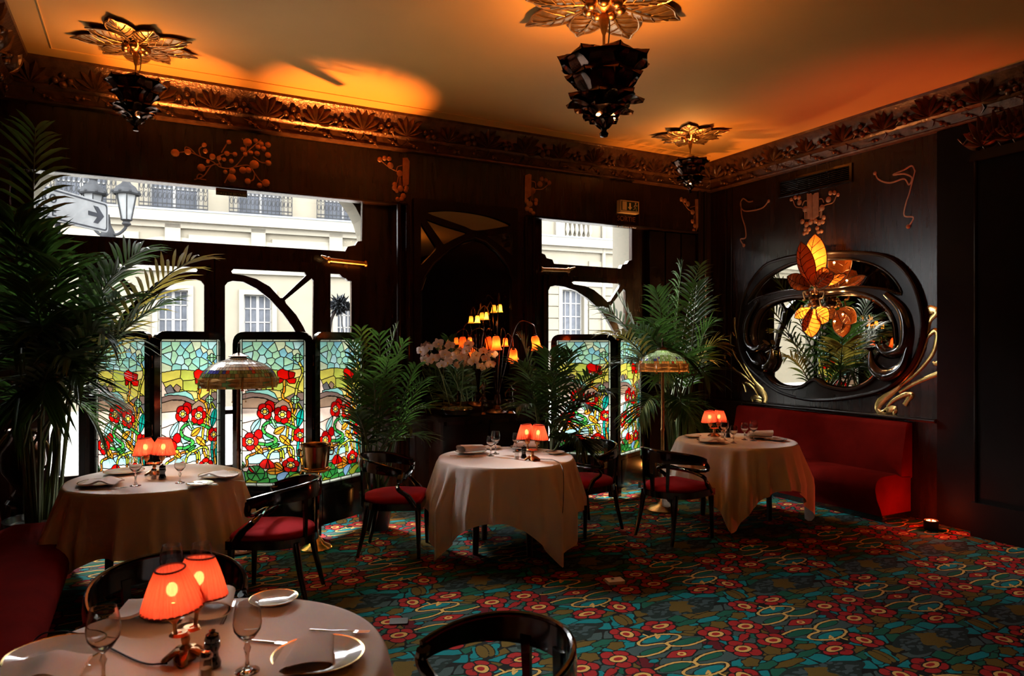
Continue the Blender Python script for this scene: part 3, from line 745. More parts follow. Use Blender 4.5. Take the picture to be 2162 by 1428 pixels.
def build_floor():
    names = list(CARP); reg = carpet_tile(); V, F, Mi = [], [], []
    tv, tf, tm = [], [], []; ids = {}
    def vid(p):
        k = (round(p[0], 5), round(p[1], 5))
        if k not in ids: ids[k] = len(tv); tv.append(k)
        return ids[k]
    for c, loops in reg:
        if c not in CARP: c = 'grey'
        flat = [p for l in loops for p in l]
        for t in tessellate_polygon([[Vector((x, y, 0)) for x, y in l] for l in loops]):
            f = [vid(flat[i]) for i in t]
            if len(set(f)) == 3:
                (x1, y1), (x2, y2), (x3, y3) = (tv[i] for i in f)
                if (x2-x1)*(y3-y1)-(x3-x1)*(y2-y1) < 0: f = f[::-1]
                tf.append(f); tm.append(names.index(c))
    tv = np.array(tv); tf = np.array(tf); x0, y0 = XL, .4
    i0, i1 = math.floor((XL-OX)/TX), math.ceil((XR-OX)/TX); j0, j1 = math.floor((.6-OY+TY/2)/TY), math.ceil((YB+.35-OY+TY/2)/TY)
    allv, allf, allm = [], [], []; o = 0
    for i in range(i0, i1):
        for j in range(j0, j1):
            allv.append(np.column_stack([tv[:, 0]+OX+i*TX, tv[:, 1]+OY+j*TY, np.zeros(len(tv))])); allf.append(tf+o); allm += tm; o += len(tv)
    Vv = np.vstack(allv); Ff = np.vstack(allf)
    xa, xb, ya = OX+i0*TX, OX+i1*TX, OY-TY/2+j0*TY; yb = OY-TY/2+j1*TY
    ext = [(xa, YR, 0), (xb, YR, 0), (xb, ya, 0), (xa, ya, 0), (xa, YR, -.2), (xb, YR, -.2), (xb, yb, -.2), (xa, yb, -.2)]
    V = [tuple(v) for v in Vv]+ext; n = len(Vv)
    F = [tuple(f) for f in Ff]+[(n, n+1, n+2, n+3), (n+4, n+7, n+6, n+5)]; allm += [names.index('green')]*2
    me = bpy.data.meshes.new('floor'); me.from_pydata(V, [], F)
    for c in names: me.materials.append(CARP[c])
    me.polygons.foreach_set('material_index', allm); me.update()
    o = link('floor', me); tag(o, 'carpet of red poppies, teal and olive leaves with yellow looping stems', kind='structure')
    print('carpet tris', len(F), 'per tile', len(tf))
build_floor()
# ------------------------------------------------------------------ folding screens of leaded glass
GLASS = dict(sky1=(.42, .70, .66), sky2=(.50, .72, .56), sky3=(.36, .62, .72), sky4=(.68, .74, .58), sky5=(.58, .78, .80), border=(.72, .76, .66), hill1=(.72, .66, .20), hill2=(.58, .62, .18),
             hill3=(.80, .70, .34), mount1=(.36, .27, .24), mount2=(.46, .34, .26), mount3=(.28, .27, .28), rose1=(.86, .72, .64), rose2=(.80, .68, .60), rose3=(.84, .78, .70), pool1=(.46, .66, .66), pool2=(.36, .54, .74),
             red=(.70, .02, .012), red2=(.52, .012, .015), gold=(.90, .68, .14), cream=(.92, .84, .55), amber=(.80, .36, .05), orange=(.78, .46, .08), lime=(.46, .50, .08), green=(.08, .38, .12), mint=(.36, .68, .40),
             teal=(.02, .42, .36), grass=(.12, .44, .12), bark=(.46, .22, .05))
GM = {k: stained('glass_'+k, v) for k, v in GLASS.items()}
LEADM = mat('lead_came', (.015, .014, .013), .5, .3)
def panel_design():
    cv = Canvas(116, 248, 85, 105, 5.0); rnd = random.Random(11); full = np.ones(cv.X.shape, bool)
    def jit(nx, ny, x0, x1, y0, y1, j=.32):
        return [(x0+(x1-x0)*(i+.5+(.5 if r % 2 else 0)*.6+rnd.uniform(-j, j))/nx, y0+(y1-y0)*(r+.5+rnd.uniform(-j, j))/ny) for r in range(ny) for i in range(nx)]
    cv.voronoi(full, jit(3, 5, 105, 640, 690, 1200), ['rose1', 'rose2', 'rose3', 'rose1', 'pool1', 'rose2'])
    cv.voronoi(cv.Y < 362+8*np.sin(cv.X/60), jit(6, 5, 105, 640, 128, 360), ['sky1', 'sky2', 'sky3', 'sky4', 'sky1', 'sky5', 'sky2'])
    cv.voronoi((cv.Y >= 362+8*np.sin(cv.X/60)) & (cv.Y < 690), jit(3, 4, 105, 640, 362, 690, .25), ['hill1', 'hill2', 'hill3', 'hill1', 'hill2'], .8, 1.2)
    P = cv.poly
    P([(85, 455), (110, 440), (150, 500), (185, 570), (85, 580)], 'rose1'); P([(135, 500), (190, 470), (235, 540), (160, 545)], 'mount3'); P([(215, 500), (245, 470), (290, 500), (260, 545)], 'mount2')
    P([(130, 545), (330, 530), (390, 560), (420, 620), (250, 560), (150, 575)], 'sky1')
    P([(85, 575), (170, 555), (250, 560), (330, 575), (430, 622), (400, 645), (300, 600), (200, 595), (85, 620)], 'mount1'); P([(85, 620), (200, 597), (290, 605), (390, 645), (230, 690), (85, 690)], 'mount2')
    P([(380, 690), (400, 650), (470, 605), (550, 690)], 'mount2'); P([(470, 605), (560, 560), (662, 552), (662, 610), (560, 640)], 'mount1'); P([(530, 690), (560, 640), (662, 610), (662, 690)], 'mount3')
    P([(130, 1120), (220, 1080), (330, 1060), (430, 1060), (450, 1110), (330, 1125), (240, 1160), (150, 1160)], 'pool1'); P([(300, 1062), (340, 1045), (330, 1115), (290, 1085)], 'pool2')
    P([(320, 785), (345, 745), (390, 785)], 'pool2'); P([(540, 700), (575, 680), (560, 760)], 'pool2'); P([(480, 900), (560, 930), (540, 980), (500, 950)], 'pool2'); P([(270, 880), (330, 910), (390, 945), (300, 960)], 'sky1')
    # ground of leaves
    cv.voronoi((cv.Y > 1225) & (cv.Y <= 1345), jit(5, 2, 95, 650, 1235, 1340), ['grass', 'green', 'mint', 'pool2', 'grass', 'lime'])
    for k in range(6):
        a0, a1_ = 2*PI*k/6, 2*PI*(k+1)/6; P([(225, 1240)]+[(225+78*math.cos(a0+(a1_-a0)*i/5), 1240+66*math.sin(a0+(a1_-a0)*i/5)) for i in range(6)], 'grass' if k % 2 else 'green')
    P([(480, 1290), (560, 1240), (640, 1230), (600, 1300), (520, 1335)], 'lime'); P([(560, 1310), (650, 1240), (655, 1335)], 'green'); P([(85, 1180), (120, 1230), (140, 1340), (85, 1340)], 'pool1')
    # stems
    S = cv.stroke
    S([(600, 295), (636, 380), (592, 490), (572, 590)], 21, 'lime', 55, ['hill1', 'lime']); S([(472, 450), (474, 530), (460, 595), (525, 645), (545, 735), (512, 820), (496, 940)], 22, 'amber', 52, ['orange', 'amber'])
    S([(582, 640), (575, 700), (548, 770), (555, 850), (545, 960)], 21, 'lime', 50, ['lime', 'orange']); S([(600, 650), (640, 720), (650, 800)], 18, 'bark', 60, ['lime', 'bark'])
    S([(597, 975), (592, 1050), (600, 1125), (590, 1210)], 22, 'teal', 70); S([(634, 985), (622, 1070), (630, 1180), (615, 1240)], 20, 'amber', 55, ['orange', 'bark'])
    S([(640, 1010), (650, 1090), (645, 1180)], 18, 'teal', 70); S([(540, 740), (590, 785)], 16, 'lime'); S([(520, 960), (512, 1040), (540, 1120)], 20, 'orange', 45, ['amber', 'orange'])
    S([(88, 1190), (150, 1170), (145, 1105), (215, 1072), (300, 1032), (395, 1032), (440, 1062), (446, 1130)], 21, 'lime', 52, ['lime', 'bark']); S([(330, 1112), (355, 1055), (425, 1028), (500, 1008), (548, 1030), (556, 1115)], 21, 'lime', 48, ['lime', 'hill2'])
    S([(460, 1045), (470, 1110)], 20, 'lime'); S([(575, 860), (480, 815), (380, 800), (310, 820), (286, 868), (322, 910), (388, 940), (402, 968), (330, 996), (228, 984)], 27, 'green', 62, ['green', 'grass'])
    S([(348, 745), (385, 820), (425, 885)], 21, 'mint', 50)
    # leaves
    def leaf(a, b, w_, c1, c2, veins=0):
        a, b = Vector(a), Vector(b); d = b-a; n_ = Vector((-d.y, d.x)).normalized()
        side = lambda s_: [tuple(a+d*(i/8)+n_*(s_*w_*math.sin(PI*(i/8)**.8))) for i in range(9)]
        for s_, c in ((1, c1), (-1, c2)):
            p = side(s_)
            if veins:
                for v in range(veins):
                    i0, i1 = v*8//veins, (v+1)*8//veins; q = [tuple(a+d*(i/8)) for i in range(i1, i0-1, -1)]; P(p[i0:i1+1]+q, c1 if (v+(s_ > 0)) % 2 else c2)
            else: P(p, c)
    leaf((632, 690), (590, 860), 34, 'teal', 'teal', 2); leaf((380, 905), (490, 838), 30, 'amber', 'orange'); leaf((430, 918), (535, 1005), 32, 'orange', 'amber', 2); leaf((215, 1000), (292, 1080), 28, 'amber', 'orange', 2)
    leaf((350, 1026), (440, 985), 17, 'grass', 'green'); leaf((185, 895), (270, 770), 34, 'sky1', 'pool1'); leaf((310, 1225), (480, 1215), 30, 'orange', 'amber', 2); leaf((385, 1150), (470, 1210), 26, 'amber', 'orange')
    leaf((655, 1020), (640, 1110), 26, 'teal', 'teal'); leaf((160, 1180), (225, 1240), 22, 'red', 'mint'); leaf((85, 1130), (130, 1190), 16, 'grass', 'mint')
    # poppies
    def poppy(cx, cy, r, pet=4, ph=.4, extra=None, sy=1.0):
        if extra: P([(extra[0]+extra[2]*math.cos(t), extra[1]+extra[2]*1.1*math.sin(t)) for t in [2*PI*i/14 for i in range(14)]], 'red2')
        for k in range(pet):
            a0, a1_ = ph+2*PI*k/pet, ph+2*PI*(k+1)/pet
            P([(cx, cy)]+[(cx+r*(.82+.22*math.sin(PI*i/8)**.7)*math.cos(a0+(a1_-a0)*i/8), cy+sy*r*(.82+.22*math.sin(PI*i/8)**.7)*math.sin(a0+(a1_-a0)*i/8)) for i in range(9)], 'red' if k % 2 else 'red2')
        for k in range(6):
            a0, a1_ = 2*PI*k/6, 2*PI*(k+1)/6; q = [(cx+r*.52*math.cos(a), cy+sy*r*.46*math.sin(a)) for a in (a0, (a0+a1_)/2, a1_)]; P([(cx, cy)]+q, 'cream')
        P([(cx+r*.30*math.cos(a), cy+sy*r*.26*math.sin(a)) for a in [2*PI*i/10 for i in range(10)]], 'gold')
    poppy(303, 716, 70, 4, .2, (345, 675, 48)); poppy(458, 742, 76, 5, .6); poppy(172, 972, 74, 4, .7, (248, 908, 38)); poppy(612, 915, 62, 4, .1); poppy(530, 1168, 74, 5, .3, None, .85)
    for q, c in (([(410, 375), (450, 352), (510, 375), (515, 442), (460, 448), (415, 425)], 'red'), ([(510, 375), (572, 385), (560, 430), (514, 442)], 'red2'), ([(425, 428), (470, 448), (455, 470), (428, 482)], 'red2'), ([(488, 446), (548, 430), (578, 440), (570, 482), (520, 482)], 'red')): P(q, c)
    for q, c in (([(250, 1168), (285, 1125), (330, 1116), (310, 1202), (275, 1196)], 'red'), ([(330, 1116), (350, 1200), (310, 1202)], 'red2'), ([(330, 1116), (378, 1150), (396, 1190), (350, 1200)], 'red')): P(q, c)
    def bud(cx, cy, w_, h):
        for k, (l, r_) in enumerate(((-1, -.35), (-.35, .35), (.35, 1))):
            for s_ in (-1, 1): P([(cx+l*w_, cy), (cx+l*w_*.55, cy+s_*h*(1 if abs(l) < .9 else .45)), (cx+r_*w_*.55, cy+s_*h*(1 if abs(r_) < .9 else .45)), (cx+r_*w_, cy)], 'mint' if (k+s_) % 2 else 'sky2')
    bud(592, 262, 56, 38); bud(570, 614, 46, 36)
    # border strips
    edge = (cv.X < 105) | (cv.X > 645) | (cv.Y < 127) | (cv.Y > 1322)
    def strip(mask, t, n_):
        for k in range(n_): cv.put(mask & (t >= k/n_) & (t < (k+1)/n_+1e-6), 'border')
    ty = (cv.Y-105)/1240; tx = (cv.X-85)/580
    strip(edge & (cv.X < 105), ty, 9); strip(edge & (cv.X > 645), ty, 9); strip((cv.Y < 127) & (cv.X >= 105) & (cv.X <= 645), tx, 4); strip((cv.Y > 1322) & (cv.X >= 105) & (cv.X <= 645), tx, 4)
    return cv.trace(min_cells=6, tol=.32, smooth=2)
PW, PH, GB, GT, FR = .70, 1.80, .46, 1.735, .062          # panel width, height, glass bottom/top, stile width
def build_screens():
    reg, lines = panel_design()
    sx, sz = (PW-2*FR)/580, (GT-GB)/1240
    mapx = lambda x: (x-375)*sx; mapz = lambda y: GB+(1345-y)*sz
    panes = []
    for c, loops, a in reg:
        if c == 'base': c = 'border'
        cx = sum(mapx(p[0]) for p in loops[0])/len(loops[0]); cz = sum(mapz(p[1]) for p in loops[0])/len(loops[0])
        m = MB(); m.prism([[(mapx(x)-cx, mapz(y)-cz) for x, y in l] for l in loops], lambda x, z, t: (x, 0, z), 0)
        n_ = len(m.v)//2; m.v = m.v[:n_]; k = [i for i, f in enumerate(m.f) if max(f) < n_]
        tri = [m.f[i] for i in k if len(m.f[i]) == 3]; m.f = tri; m.m = [0]*len(tri)
        panes.append((m.mesh('pane', GM[c], smooth=False, flip=False), cx, cz))
    m = MB()
    for l in lines:
        if len(l) < 2: continue
        m.tube([(mapx(x), 0, mapz(y)) for x, y in l], 0.0042, 4, cap=False, up=(0, 1, 0))
    came = m.mesh('lead_came', LEADM, smooth=False)
    # frame with clipped corners
    h = PW/2-.006
    outer = roundpoly([(-h, .015), (h, .015), (h, PH), (-h, PH)], .10, 4)
    outer = [(-h, .015), (h, .015)]+[p for p in roundpoly([(-h, .9), (h, .9), (h, PH), (-h, PH)], .11, 5) if p[1] > 1.2]
    g = PW/2-FR
    hole = roundpoly([(-g, GB), (g, GB), (g, GT), (-g, GT)], .035, 4)
    m = MB(); m.prism([outer, hole], lambda x, z, t: (x, t-.019, z), .038)
    foot = [(-h+.09, .015), (h-.09, .015), (h-.09, .105), (-h+.09, .105)]
    m2 = MB(); m2.prism([outer[:1]+[(-h+.075, .015), (-h+.075, .10), (h-.075, .10), (h-.075, .015)]+outer[1:], hole], lambda x, z, t: (x, t-.019, z), .038)
    frame = m2.mesh('screen_frame', LACQ, angle=30)
    m = MB(); m.b2((-g+.03, -.024, .15), (g-.03, .024, GB-.05)); board = m.mesh('lower_board', LACQ, smooth=False)
    print('panes per panel', len(panes))
    def panel(e, a, b):
        a, b = Vector(a), Vector(b); d = b-a; rz = math.atan2(d.y, d.x)
        f = link('panel', frame, e); c = (a+b)/2-e.location; f.location = (c.x, c.y, 0); f.rotation_euler = (0, 0, rz); f.scale = (d.length/PW, 1, 1)
        for me, cx, cz in panes:
            o = link('pane', me, f); o.location = (cx, 0, cz)
        link('lead_came', came, f); link('lower_board', board, f)
    def screen(pts, label):
        A, B, Cc = (cw(*p) for p in pts); B.z = 0
        e = thing('folding_screen', (B.x, B.y, 0), 0, label, 'screen', 'stained glass poppy screens')
        panel(e, A, B); panel(e, B, Cc)
        for z in (.3, 1.0, 1.55):
            MB().lathe([(.009, -.05), (.013, -.045), (.009, -.04), (.009, .04), (.013, .045), (.009, .05)], 8, c=(0, 0, z)).build('hinge', BRONZE, e)
    screen([(-3.56, 5.93), (-2.9, 5.65), (-2.55, 6.22)], 'poppy stained glass folding screen nearest the big palm')
    screen([(-2.43, 6.10), (-1.724, 6.08), (-1.39, 6.68)], 'poppy stained glass folding screen behind the champagne stand')
    screen([(.44, 7.93), (1.144, 7.66), (1.53, 8.22)], 'poppy stained glass folding screen at the narrower window')
build_screens()
# ------------------------------------------------------------------ tables, cloths and what is laid on them
TR, TZ = .555, .75
LEGM = mat('dark_table_leg', (.012, .008, .006), .4)
def wave(t, seed): return .5*math.sin(t*1.0+seed)+.3*math.sin(2.3*t+1.7*seed)+.2*math.sin(3.7*t+.6*seed)
def cloth_mesh(a, rot, seed, R=TR, maxc=1.24):
    NT, rnd = 216, random.Random(seed); m = MB()
    ups = [0, .3, .6, .82, .93, .985]; downs = [.012, .04, .09, .16, .25, .36, .48, .6, .72, .84, .93, 1.0]
    fold_ph = [rnd.uniform(-.25, .25) for _ in range(4)]
    def pt(i, j):
        th = 2*PI*i/NT; t = th-rot; q = max(abs(math.cos(t)), abs(math.sin(t))); edge = a/q
        k = (t-PI/4) % (PI/2); k = min(k, PI/2-k); corner = math.exp(-(k/.30)**2); ci = int(((t) % (2*PI))//(PI/2)) % 4
        edge = min(edge, maxc+.02*ci)
        drop = min(edge-R, TZ-.015)
        if j < len(ups): r = R*ups[j]; return (r*math.cos(th), r*math.sin(th), TZ+.0065)
        f = downs[j-len(ups)]; d = drop*f
        # flare, soft pleats, deep corner folds
        s1 = math.sin(11*th+seed+1.3*wave(th*3, seed)); s2 = math.sin(6*th+2*seed+wave(th*2, seed)); pl = ((1-abs(s1))**1.6*1.1-.25+.55*s2)*.042*(1-.55*corner)
        kk = (t-PI/4+fold_ph[ci]*.4) % (PI/2); kk = kk if kk < PI/4 else kk-PI/2
        cf = corner*(math.cos(kk*24)*.055+.05)
        g = min(1, d/.34)
        r = R+.010+.012*g+(.05*g+pl*g+cf*g)*(1 if d > .02 else d/.02)
        z = TZ+.0065-d+.006*math.exp(-d*60)
        if d < .02: r = R+.010*d/.02
        return (r*math.cos(th), r*math.sin(th), max(.012, z))
    m.grid(pt, NT, len(ups)+len(downs), wrap=True)
    me = m.mesh('tablecloth', LINEN, angle=180); return me
def table(pos, a, rot, seed, lab_t, lab_c, maxc=1.24):
    e = thing('dining_table', (pos.x, pos.y, 0), rot, lab_t, 'table', 'round dining tables')
    MB().lathe([(.0, TZ-.03), (TR-.006, TZ-.03), (TR-.004, TZ-.002), (0, TZ-.002)], 48).build('tabletop', LEGM, e)
    for k in range(4):
        b = PI/4+PI/2*k; c, s_ = math.cos(b), math.sin(b)
        MB().tube([(.30*c, .30*s_, TZ-.03), (.30*c, .30*s_, .4), (.31*c, .31*s_, .0)], [.034, .03, .024], 10).build('leg', LEGM, e)
    o = link('tablecloth', cloth_mesh(a, rot, seed, maxc=maxc)); o.location = (pos.x, pos.y, 0); tag(o, lab_c, 'tablecloth', 'white tablecloths')
    return e
TL, TM, TRT, TF = cw(-2.50, 4.93), cw(-.05, 5.83), cw(2.18, 6.83), cw(-.94, 2.05)
table(TL, .94, -YAW+.06, 3, 'round dining table under cloth, beside the left banquette', 'white cloth draped low over the table beside the left banquette', 1.2)
table(TM, .955, -YAW-.12, 8, 'round dining table standing alone mid room on four dark legs', 'white cloth with long pointed corners on the table mid room')
table(TRT, .93, -YAW+.45, 5, 'round dining table in front of the right red banquette', 'white cloth on the table in front of the right red banquette')
table(TF, .98, .3, 2, 'round dining table nearest the viewer', 'pinkish lit white cloth on the table nearest the viewer')

# ---- crockery, glasses, cutlery
def plate_mesh(R, name='plate'):
    m = MB(); m.lathe([(0, .004), (R*.55, .004), (R*.62, .006), (R*.96, .018), (R, .020), (R, .0225), (R*.95, .0215), (R*.64, .0105), (R*.58, .009), (0, .009)], 40)
    m.f = [f for f in m.f]; n = 40
    for i, f in enumerate(m.f):
        if all(math.hypot(m.v[k][0], m.v[k][1]) > R*.94 for k in f): m.m[i] = 1
    return m.mesh(name, [CHINA, GOLDRIM], angle=60)
PL, PLS = plate_mesh(.135), plate_mesh(.085)
def glass_meshes(h, rb, hs):
    m = MB(); z0 = hs; zb = h
    bowl = [(.006, z0), (rb*.55, z0+(zb-z0)*.12), (rb*.92, z0+(zb-z0)*.32), (rb, z0+(zb-z0)*.5), (rb*.92, z0+(zb-z0)*.78), (rb*.78, zb), (rb*.755, zb), (rb*.895, z0+(zb-z0)*.78), (rb*.965, z0+(zb-z0)*.5), (rb*.88, z0+(zb-z0)*.34), (rb*.5, z0+(zb-z0)*.16), (0, z0+.012)]
    m.lathe(bowl, 24, cap=False); b = m.mesh('bowl', CRYSTAL, angle=70)
    m = MB(); m.lathe([(rb*.86, 0), (rb*.86, .002), (rb*.4, .006), (.007, .014), (.0045, .03), (.005, hs*.6), (.010, hs*.8), (.005, hs*.95), (.006, hs+.004)], 24); s_ = m.mesh('stem', CRYSTAL, angle=70)
    return b, s_
G1, G2_ = glass_meshes(.195, .040, .085), glass_meshes(.165, .036, .075)
def wineglass(p, label, gm=G1, group='stemmed wine glasses'):
    e = thing('wine_glass', p, 0, label, 'glass', group); link('bowl', gm[0], e); link('stem', gm[1], e); return e
def fork_mesh():
    m = MB(); m.tube(bez([(0, -.10, .004), (0, -.03, .005), (0, .03, .009), (0, .055, .006)], 4), [.006]*4+[.004]*4+[.0035]*4+[.004], 6, flat=.4, up=(0, 0, 1))
    m.box((0, .06, .006), (.022, .014, .0025))
    for k in range(4): m.tube([(-.0085+.0057*k, .065, .006), (-.0085+.0057*k, .105, .009)], [.0018, .001], 5)
    return m.mesh('fork', STEEL, angle=60)
def knife_mesh():
    m = MB(); m.tube([(0, -.11, .004), (0, -.02, .004), (0, .0, .004)], [.006, .007, .004], 6, flat=.45, up=(0, 0, 1))
    m.prism([[(-.008, 0), (.008, 0), (.0085, .09), (.002, .118), (-.008, .1)]], lambda x, y, t: (x, y, .003+t), .0018)
    return m.mesh('knife', STEEL, angle=60)
FORK, KNIFE = fork_mesh(), knife_mesh()
def napkin_mesh(roll=True, seed=1):
    """folded linen lying in a soft roll"""
    m = MB(); rnd = random.Random(seed); N, K = 30, 9
    prof = []
    for i in range(N):
        t = i/(N-1); a = -PI/2+t*3.3*PI; r = .044-.0105*t; prof.append((r*1.35*math.cos(a), r*.72*math.sin(a)+.044*.72))
    tail = [(-.085+.085*k/5, .003+.002*math.sin(k)) for k in range(5)]
    prof = tail+prof[2:]
    def pt(i, j):
        x, z = prof[i]; s_ = j/(K-1)-.5; k = 1-.25*s_
        return (x*k+.012*s_, s_*.215+.012*math.sin(i*.35), max(.002, z*k)+.002)
    m.grid(pt, len(prof), K); return m.mesh('napkin', LINEN, angle=70)
NAP = napkin_mesh(); NAP2 = napkin_mesh(True, 4)
def flatnap():
    m = MB()
    def pt(i, j):
        x = -.11+.22*i/14; y = -.075+.15*j/8; z = .010+.028*math.exp(-((x-.02)/.05)**2)*(1-.3*j/8)+.006*math.sin(9*x+30*y)
        return (x, y, z)
    m.grid(pt, 15, 9); n_ = len(m.v); m.v += [(x, y, max(.001, z-.010)) for x, y, z in m.v]; f0 = list(m.f); m.f += [[i+n_ for i in f[::-1]] for f in f0]; m.m += [0]*len(f0)
    for i in range(14): m.add([], []); m.f += [[i*9, (i+1)*9, (i+1)*9+n_, i*9+n_], [i*9+8, i*9+8+n_, (i+1)*9+8+n_, (i+1)*9+8]]; m.m += [0, 0]
    for j in range(8): m.f += [[j, j+n_, j+1+n_, j+1], [14*9+j, 14*9+j+1, 14*9+j+1+n_, 14*9+j+n_]]; m.m += [0, 0]
    return m.mesh('napkin', LINEN, angle=70)
NAPF = flatnap()
ZT = TZ+.0075
def single(name, me, p, rz, label, cat, group=None, rx=0):
    o = link(name, me); o.location = p; o.rotation_euler = (rx, 0, rz); tag(o, label, cat, group); return o
def at(u, v, z=None): return onZ(u, v, ZT if z is None else z)

# ---- twin-shade table lamp
SHADE = translucent('pleated_red_silk', (.88, .15, .095), .62, .8, .06, 30)
_n = SHADE.node_tree; _o = [x for x in _n.nodes if x.type == 'OUTPUT_MATERIAL'][0]; _s = _o.inputs[0].links[0].from_socket; _t = _n.nodes.new('ShaderNodeBsdfTransparent'); _t.inputs[0].default_value = (1, .45, .3, 1)
_x = _n.nodes.new('ShaderNodeMixShader'); _x.inputs[0].default_value = .13; _n.links.new(_s, _x.inputs[1]); _n.links.new(_t.outputs[0], _x.inputs[2]); _n.links.new(_x.outputs[0], _o.inputs[0])   # thin silk: the bulb glimmers through
TRIMR = mat('dark_red_braid', (.16, .012, .01), .8)
BULB = glow('warm_bulb', (1, .56, .22), 24)
def pleat_shade(rt, rb, h, n=30):
    m = MB(); n2 = n*4
    prof = [(rb, 0), ((rb+rt)/2*.99, h*.5), (rt, h)]
    m.lathe([(rb, 0), (rb*.82+rt*.18, h*.2), (rb*.6+rt*.4, h*.45), (rb*.3+rt*.7, h*.75), (rt, h)], n2, cap=False, fn=lambda a, z: 1+.06*math.cos(a*n))
    return m.mesh('shade', SHADE, angle=180, flip=False)
SH = pleat_shade(.040, .084, .112)
def trim_mesh(r, z):
    m = MB(); m.tube([(r*math.cos(t), r*math.sin(t), z) for t in [2*PI*i/28 for i in range(29)]], .0028, 6, cap=False)
    return m.mesh('braid', TRIMR, angle=60)
BRD, BRD2 = trim_mesh(.040, .113), trim_mesh(.085, -.001)
def bulb_mesh():
    m = MB(); m.ball((0, 0, .05), .016, 10, sc=(1, 1, 1.35)); return m.mesh('bulb', BULB)
BLB = bulb_mesh()
LCOL = (1, .46, .22)
def table_lamp(p, rz, label, spread=.052, power=2.2, cord=None, tilt=.10, h=.165):
    e = thing('table_lamp', p, rz, label, 'lamp', 'table lamps with twin red shades')
    m = MB()
    for k in range(5):                          # cast leaf base
        a = 2*PI*k/5; c, s_ = math.cos(a), math.sin(a)
        m.tube([(0, 0, .028), (.03*c, .03*s_, .026), (.058*c, .058*s_, .008), (.066*c, .066*s_, .006)], [.014, .016, .014, .006], 8, flat=.6, up=(0, 0, 1))
    m.lathe([(.03, .0), (.034, .008), (.022, .03), (.010, .045), (.013, .06), (.009, .075)], 14); m.build('base', GILT, e)
    for s_ in (-1, 1):
        m = MB(); m.tube(bez([(0, 0, .07), (s_*.02, 0, .085), (s_*spread, 0, .085), (s_*(spread+.008), 0, h-.045)], 5), .006, 8)
        m.lathe([(.008, h-.05), (.02, h-.035), (.021, h-.015), (.014, h-.002), (.010, h+.01)], 12, c=(s_*(spread+.008), 0, 0))
        m.lathe([(.006, .078), (.03, .082), (.022, .090), (.006, .088)], 12, c=(s_*spread*.6, 0, 0)); m.build('arm', GILT, e)
        sh = link('shade', SH, e); sh.location = (s_*(spread+.01), 0, h); sh.rotation_euler = (0, s_*tilt, 0)
        link('braid', BRD, sh); link('braid', BRD2, sh); link('bulb', BLB, sh)
        lamp('bulb_light', (0, 0, .012), power*.20, LCOL, .010, parent=sh)
    if cord: MB().tube(bez([Vector(q)-Vector(p) for q in cord], 8), .0028, 6).build('cord', BLACK, e).rotation_euler = (0, 0, -rz)
    return e
SALTG = clear_glass('salt_glass', (.9, .88, .86), .8, .05); SALT = mat('salt', (.85, .83, .8), .8)
def salt_pepper(p, q, where):
    e = thing('salt_shaker', p, 0, 'small clear glass salt shaker '+where, 'salt shaker', 'salt shakers')
    MB().lathe([(.019, 0), (.021, .004), (.017, .035), (.016, .055), (.018, .06)], 16).build('body', SALTG, e)
    MB().lathe([(.015, .004), (.0145, .028), (.0, .028)], 12).build('salt', SALT, e); MB().lathe([(.018, .058), (.019, .064), (.012, .076), (0, .078)], 16).build('cap', STEEL, e)
    e = thing('pepper_mill', q, 0, 'small dark wood pepper mill '+where, 'pepper mill', 'pepper mills')
    MB().lathe([(.024, 0), (.025, .012), (.018, .03), (.017, .045), (.023, .06), (.021, .072)], 18).build('body', LACQ, e)
    MB().lathe([(.019, .072), (.022, .08), (.018, .094), (.008, .10), (.009, .106), (0, .11)], 18).build('head', LACQ, e)

# ---- left table
single('dinner_plate', PL, at(212, 1024), 0, 'white dinner plate under the napkin on the left table', 'plate', 'plates')
single('napkin', NAPF, at(215, 1021, ZT+.0225), -YAW+.1, 'folded white napkin on the left plate of the left table', 'napkin', 'napkins')
single('knife', KNIFE, at(205, 1034), -YAW-PI/2+.1, 'silver knife lying before the left plate of the left table', 'knife', 'cutlery')
single('fork', FORK, at(232, 1033), -YAW-PI/2+.15, 'silver fork lying before the left plate of the left table', 'fork', 'cutlery')
single('dinner_plate', PL, at(462, 1008), 0, 'white dinner plate at the right edge of the left table', 'plate', 'plates')
single('napkin', NAPF, at(462, 1006, ZT+.0225), -YAW+2.9, 'folded white napkin on the right plate of the left table', 'napkin', 'napkins')
single('side_plate', PLS, at(422, 1027), 0, 'small white side plate before the right setting of the left table', 'plate', 'plates')
single('butter_knife', KNIFE, at(428, 1024, ZT+.018), -YAW-PI/2-.2, 'butter knife across the small side plate on the left table', 'knife', 'cutlery')
single('knife', KNIFE, at(486, 1016), -YAW-PI/2-.25, 'silver knife at the right edge of the left table', 'knife', 'cutlery')
single('dinner_plate', PL, at(262, 1000), 0, 'white dinner plate behind the glass at the back of the left table', 'plate', 'plates')
wineglass(at(286, 1026), 'taller wine glass standing left of the lamp on the left table'); wineglass(at(380, 1020), 'wine glass standing right of the lamp on the left table', G2_)
table_lamp(at(326, 1003), -YAW+.15, 'glowing twin shade red lamp on the left table', power=5.5, h=.15, spread=.045)
salt_pepper(at(325, 1012), at(343, 1012), 'on the left table')
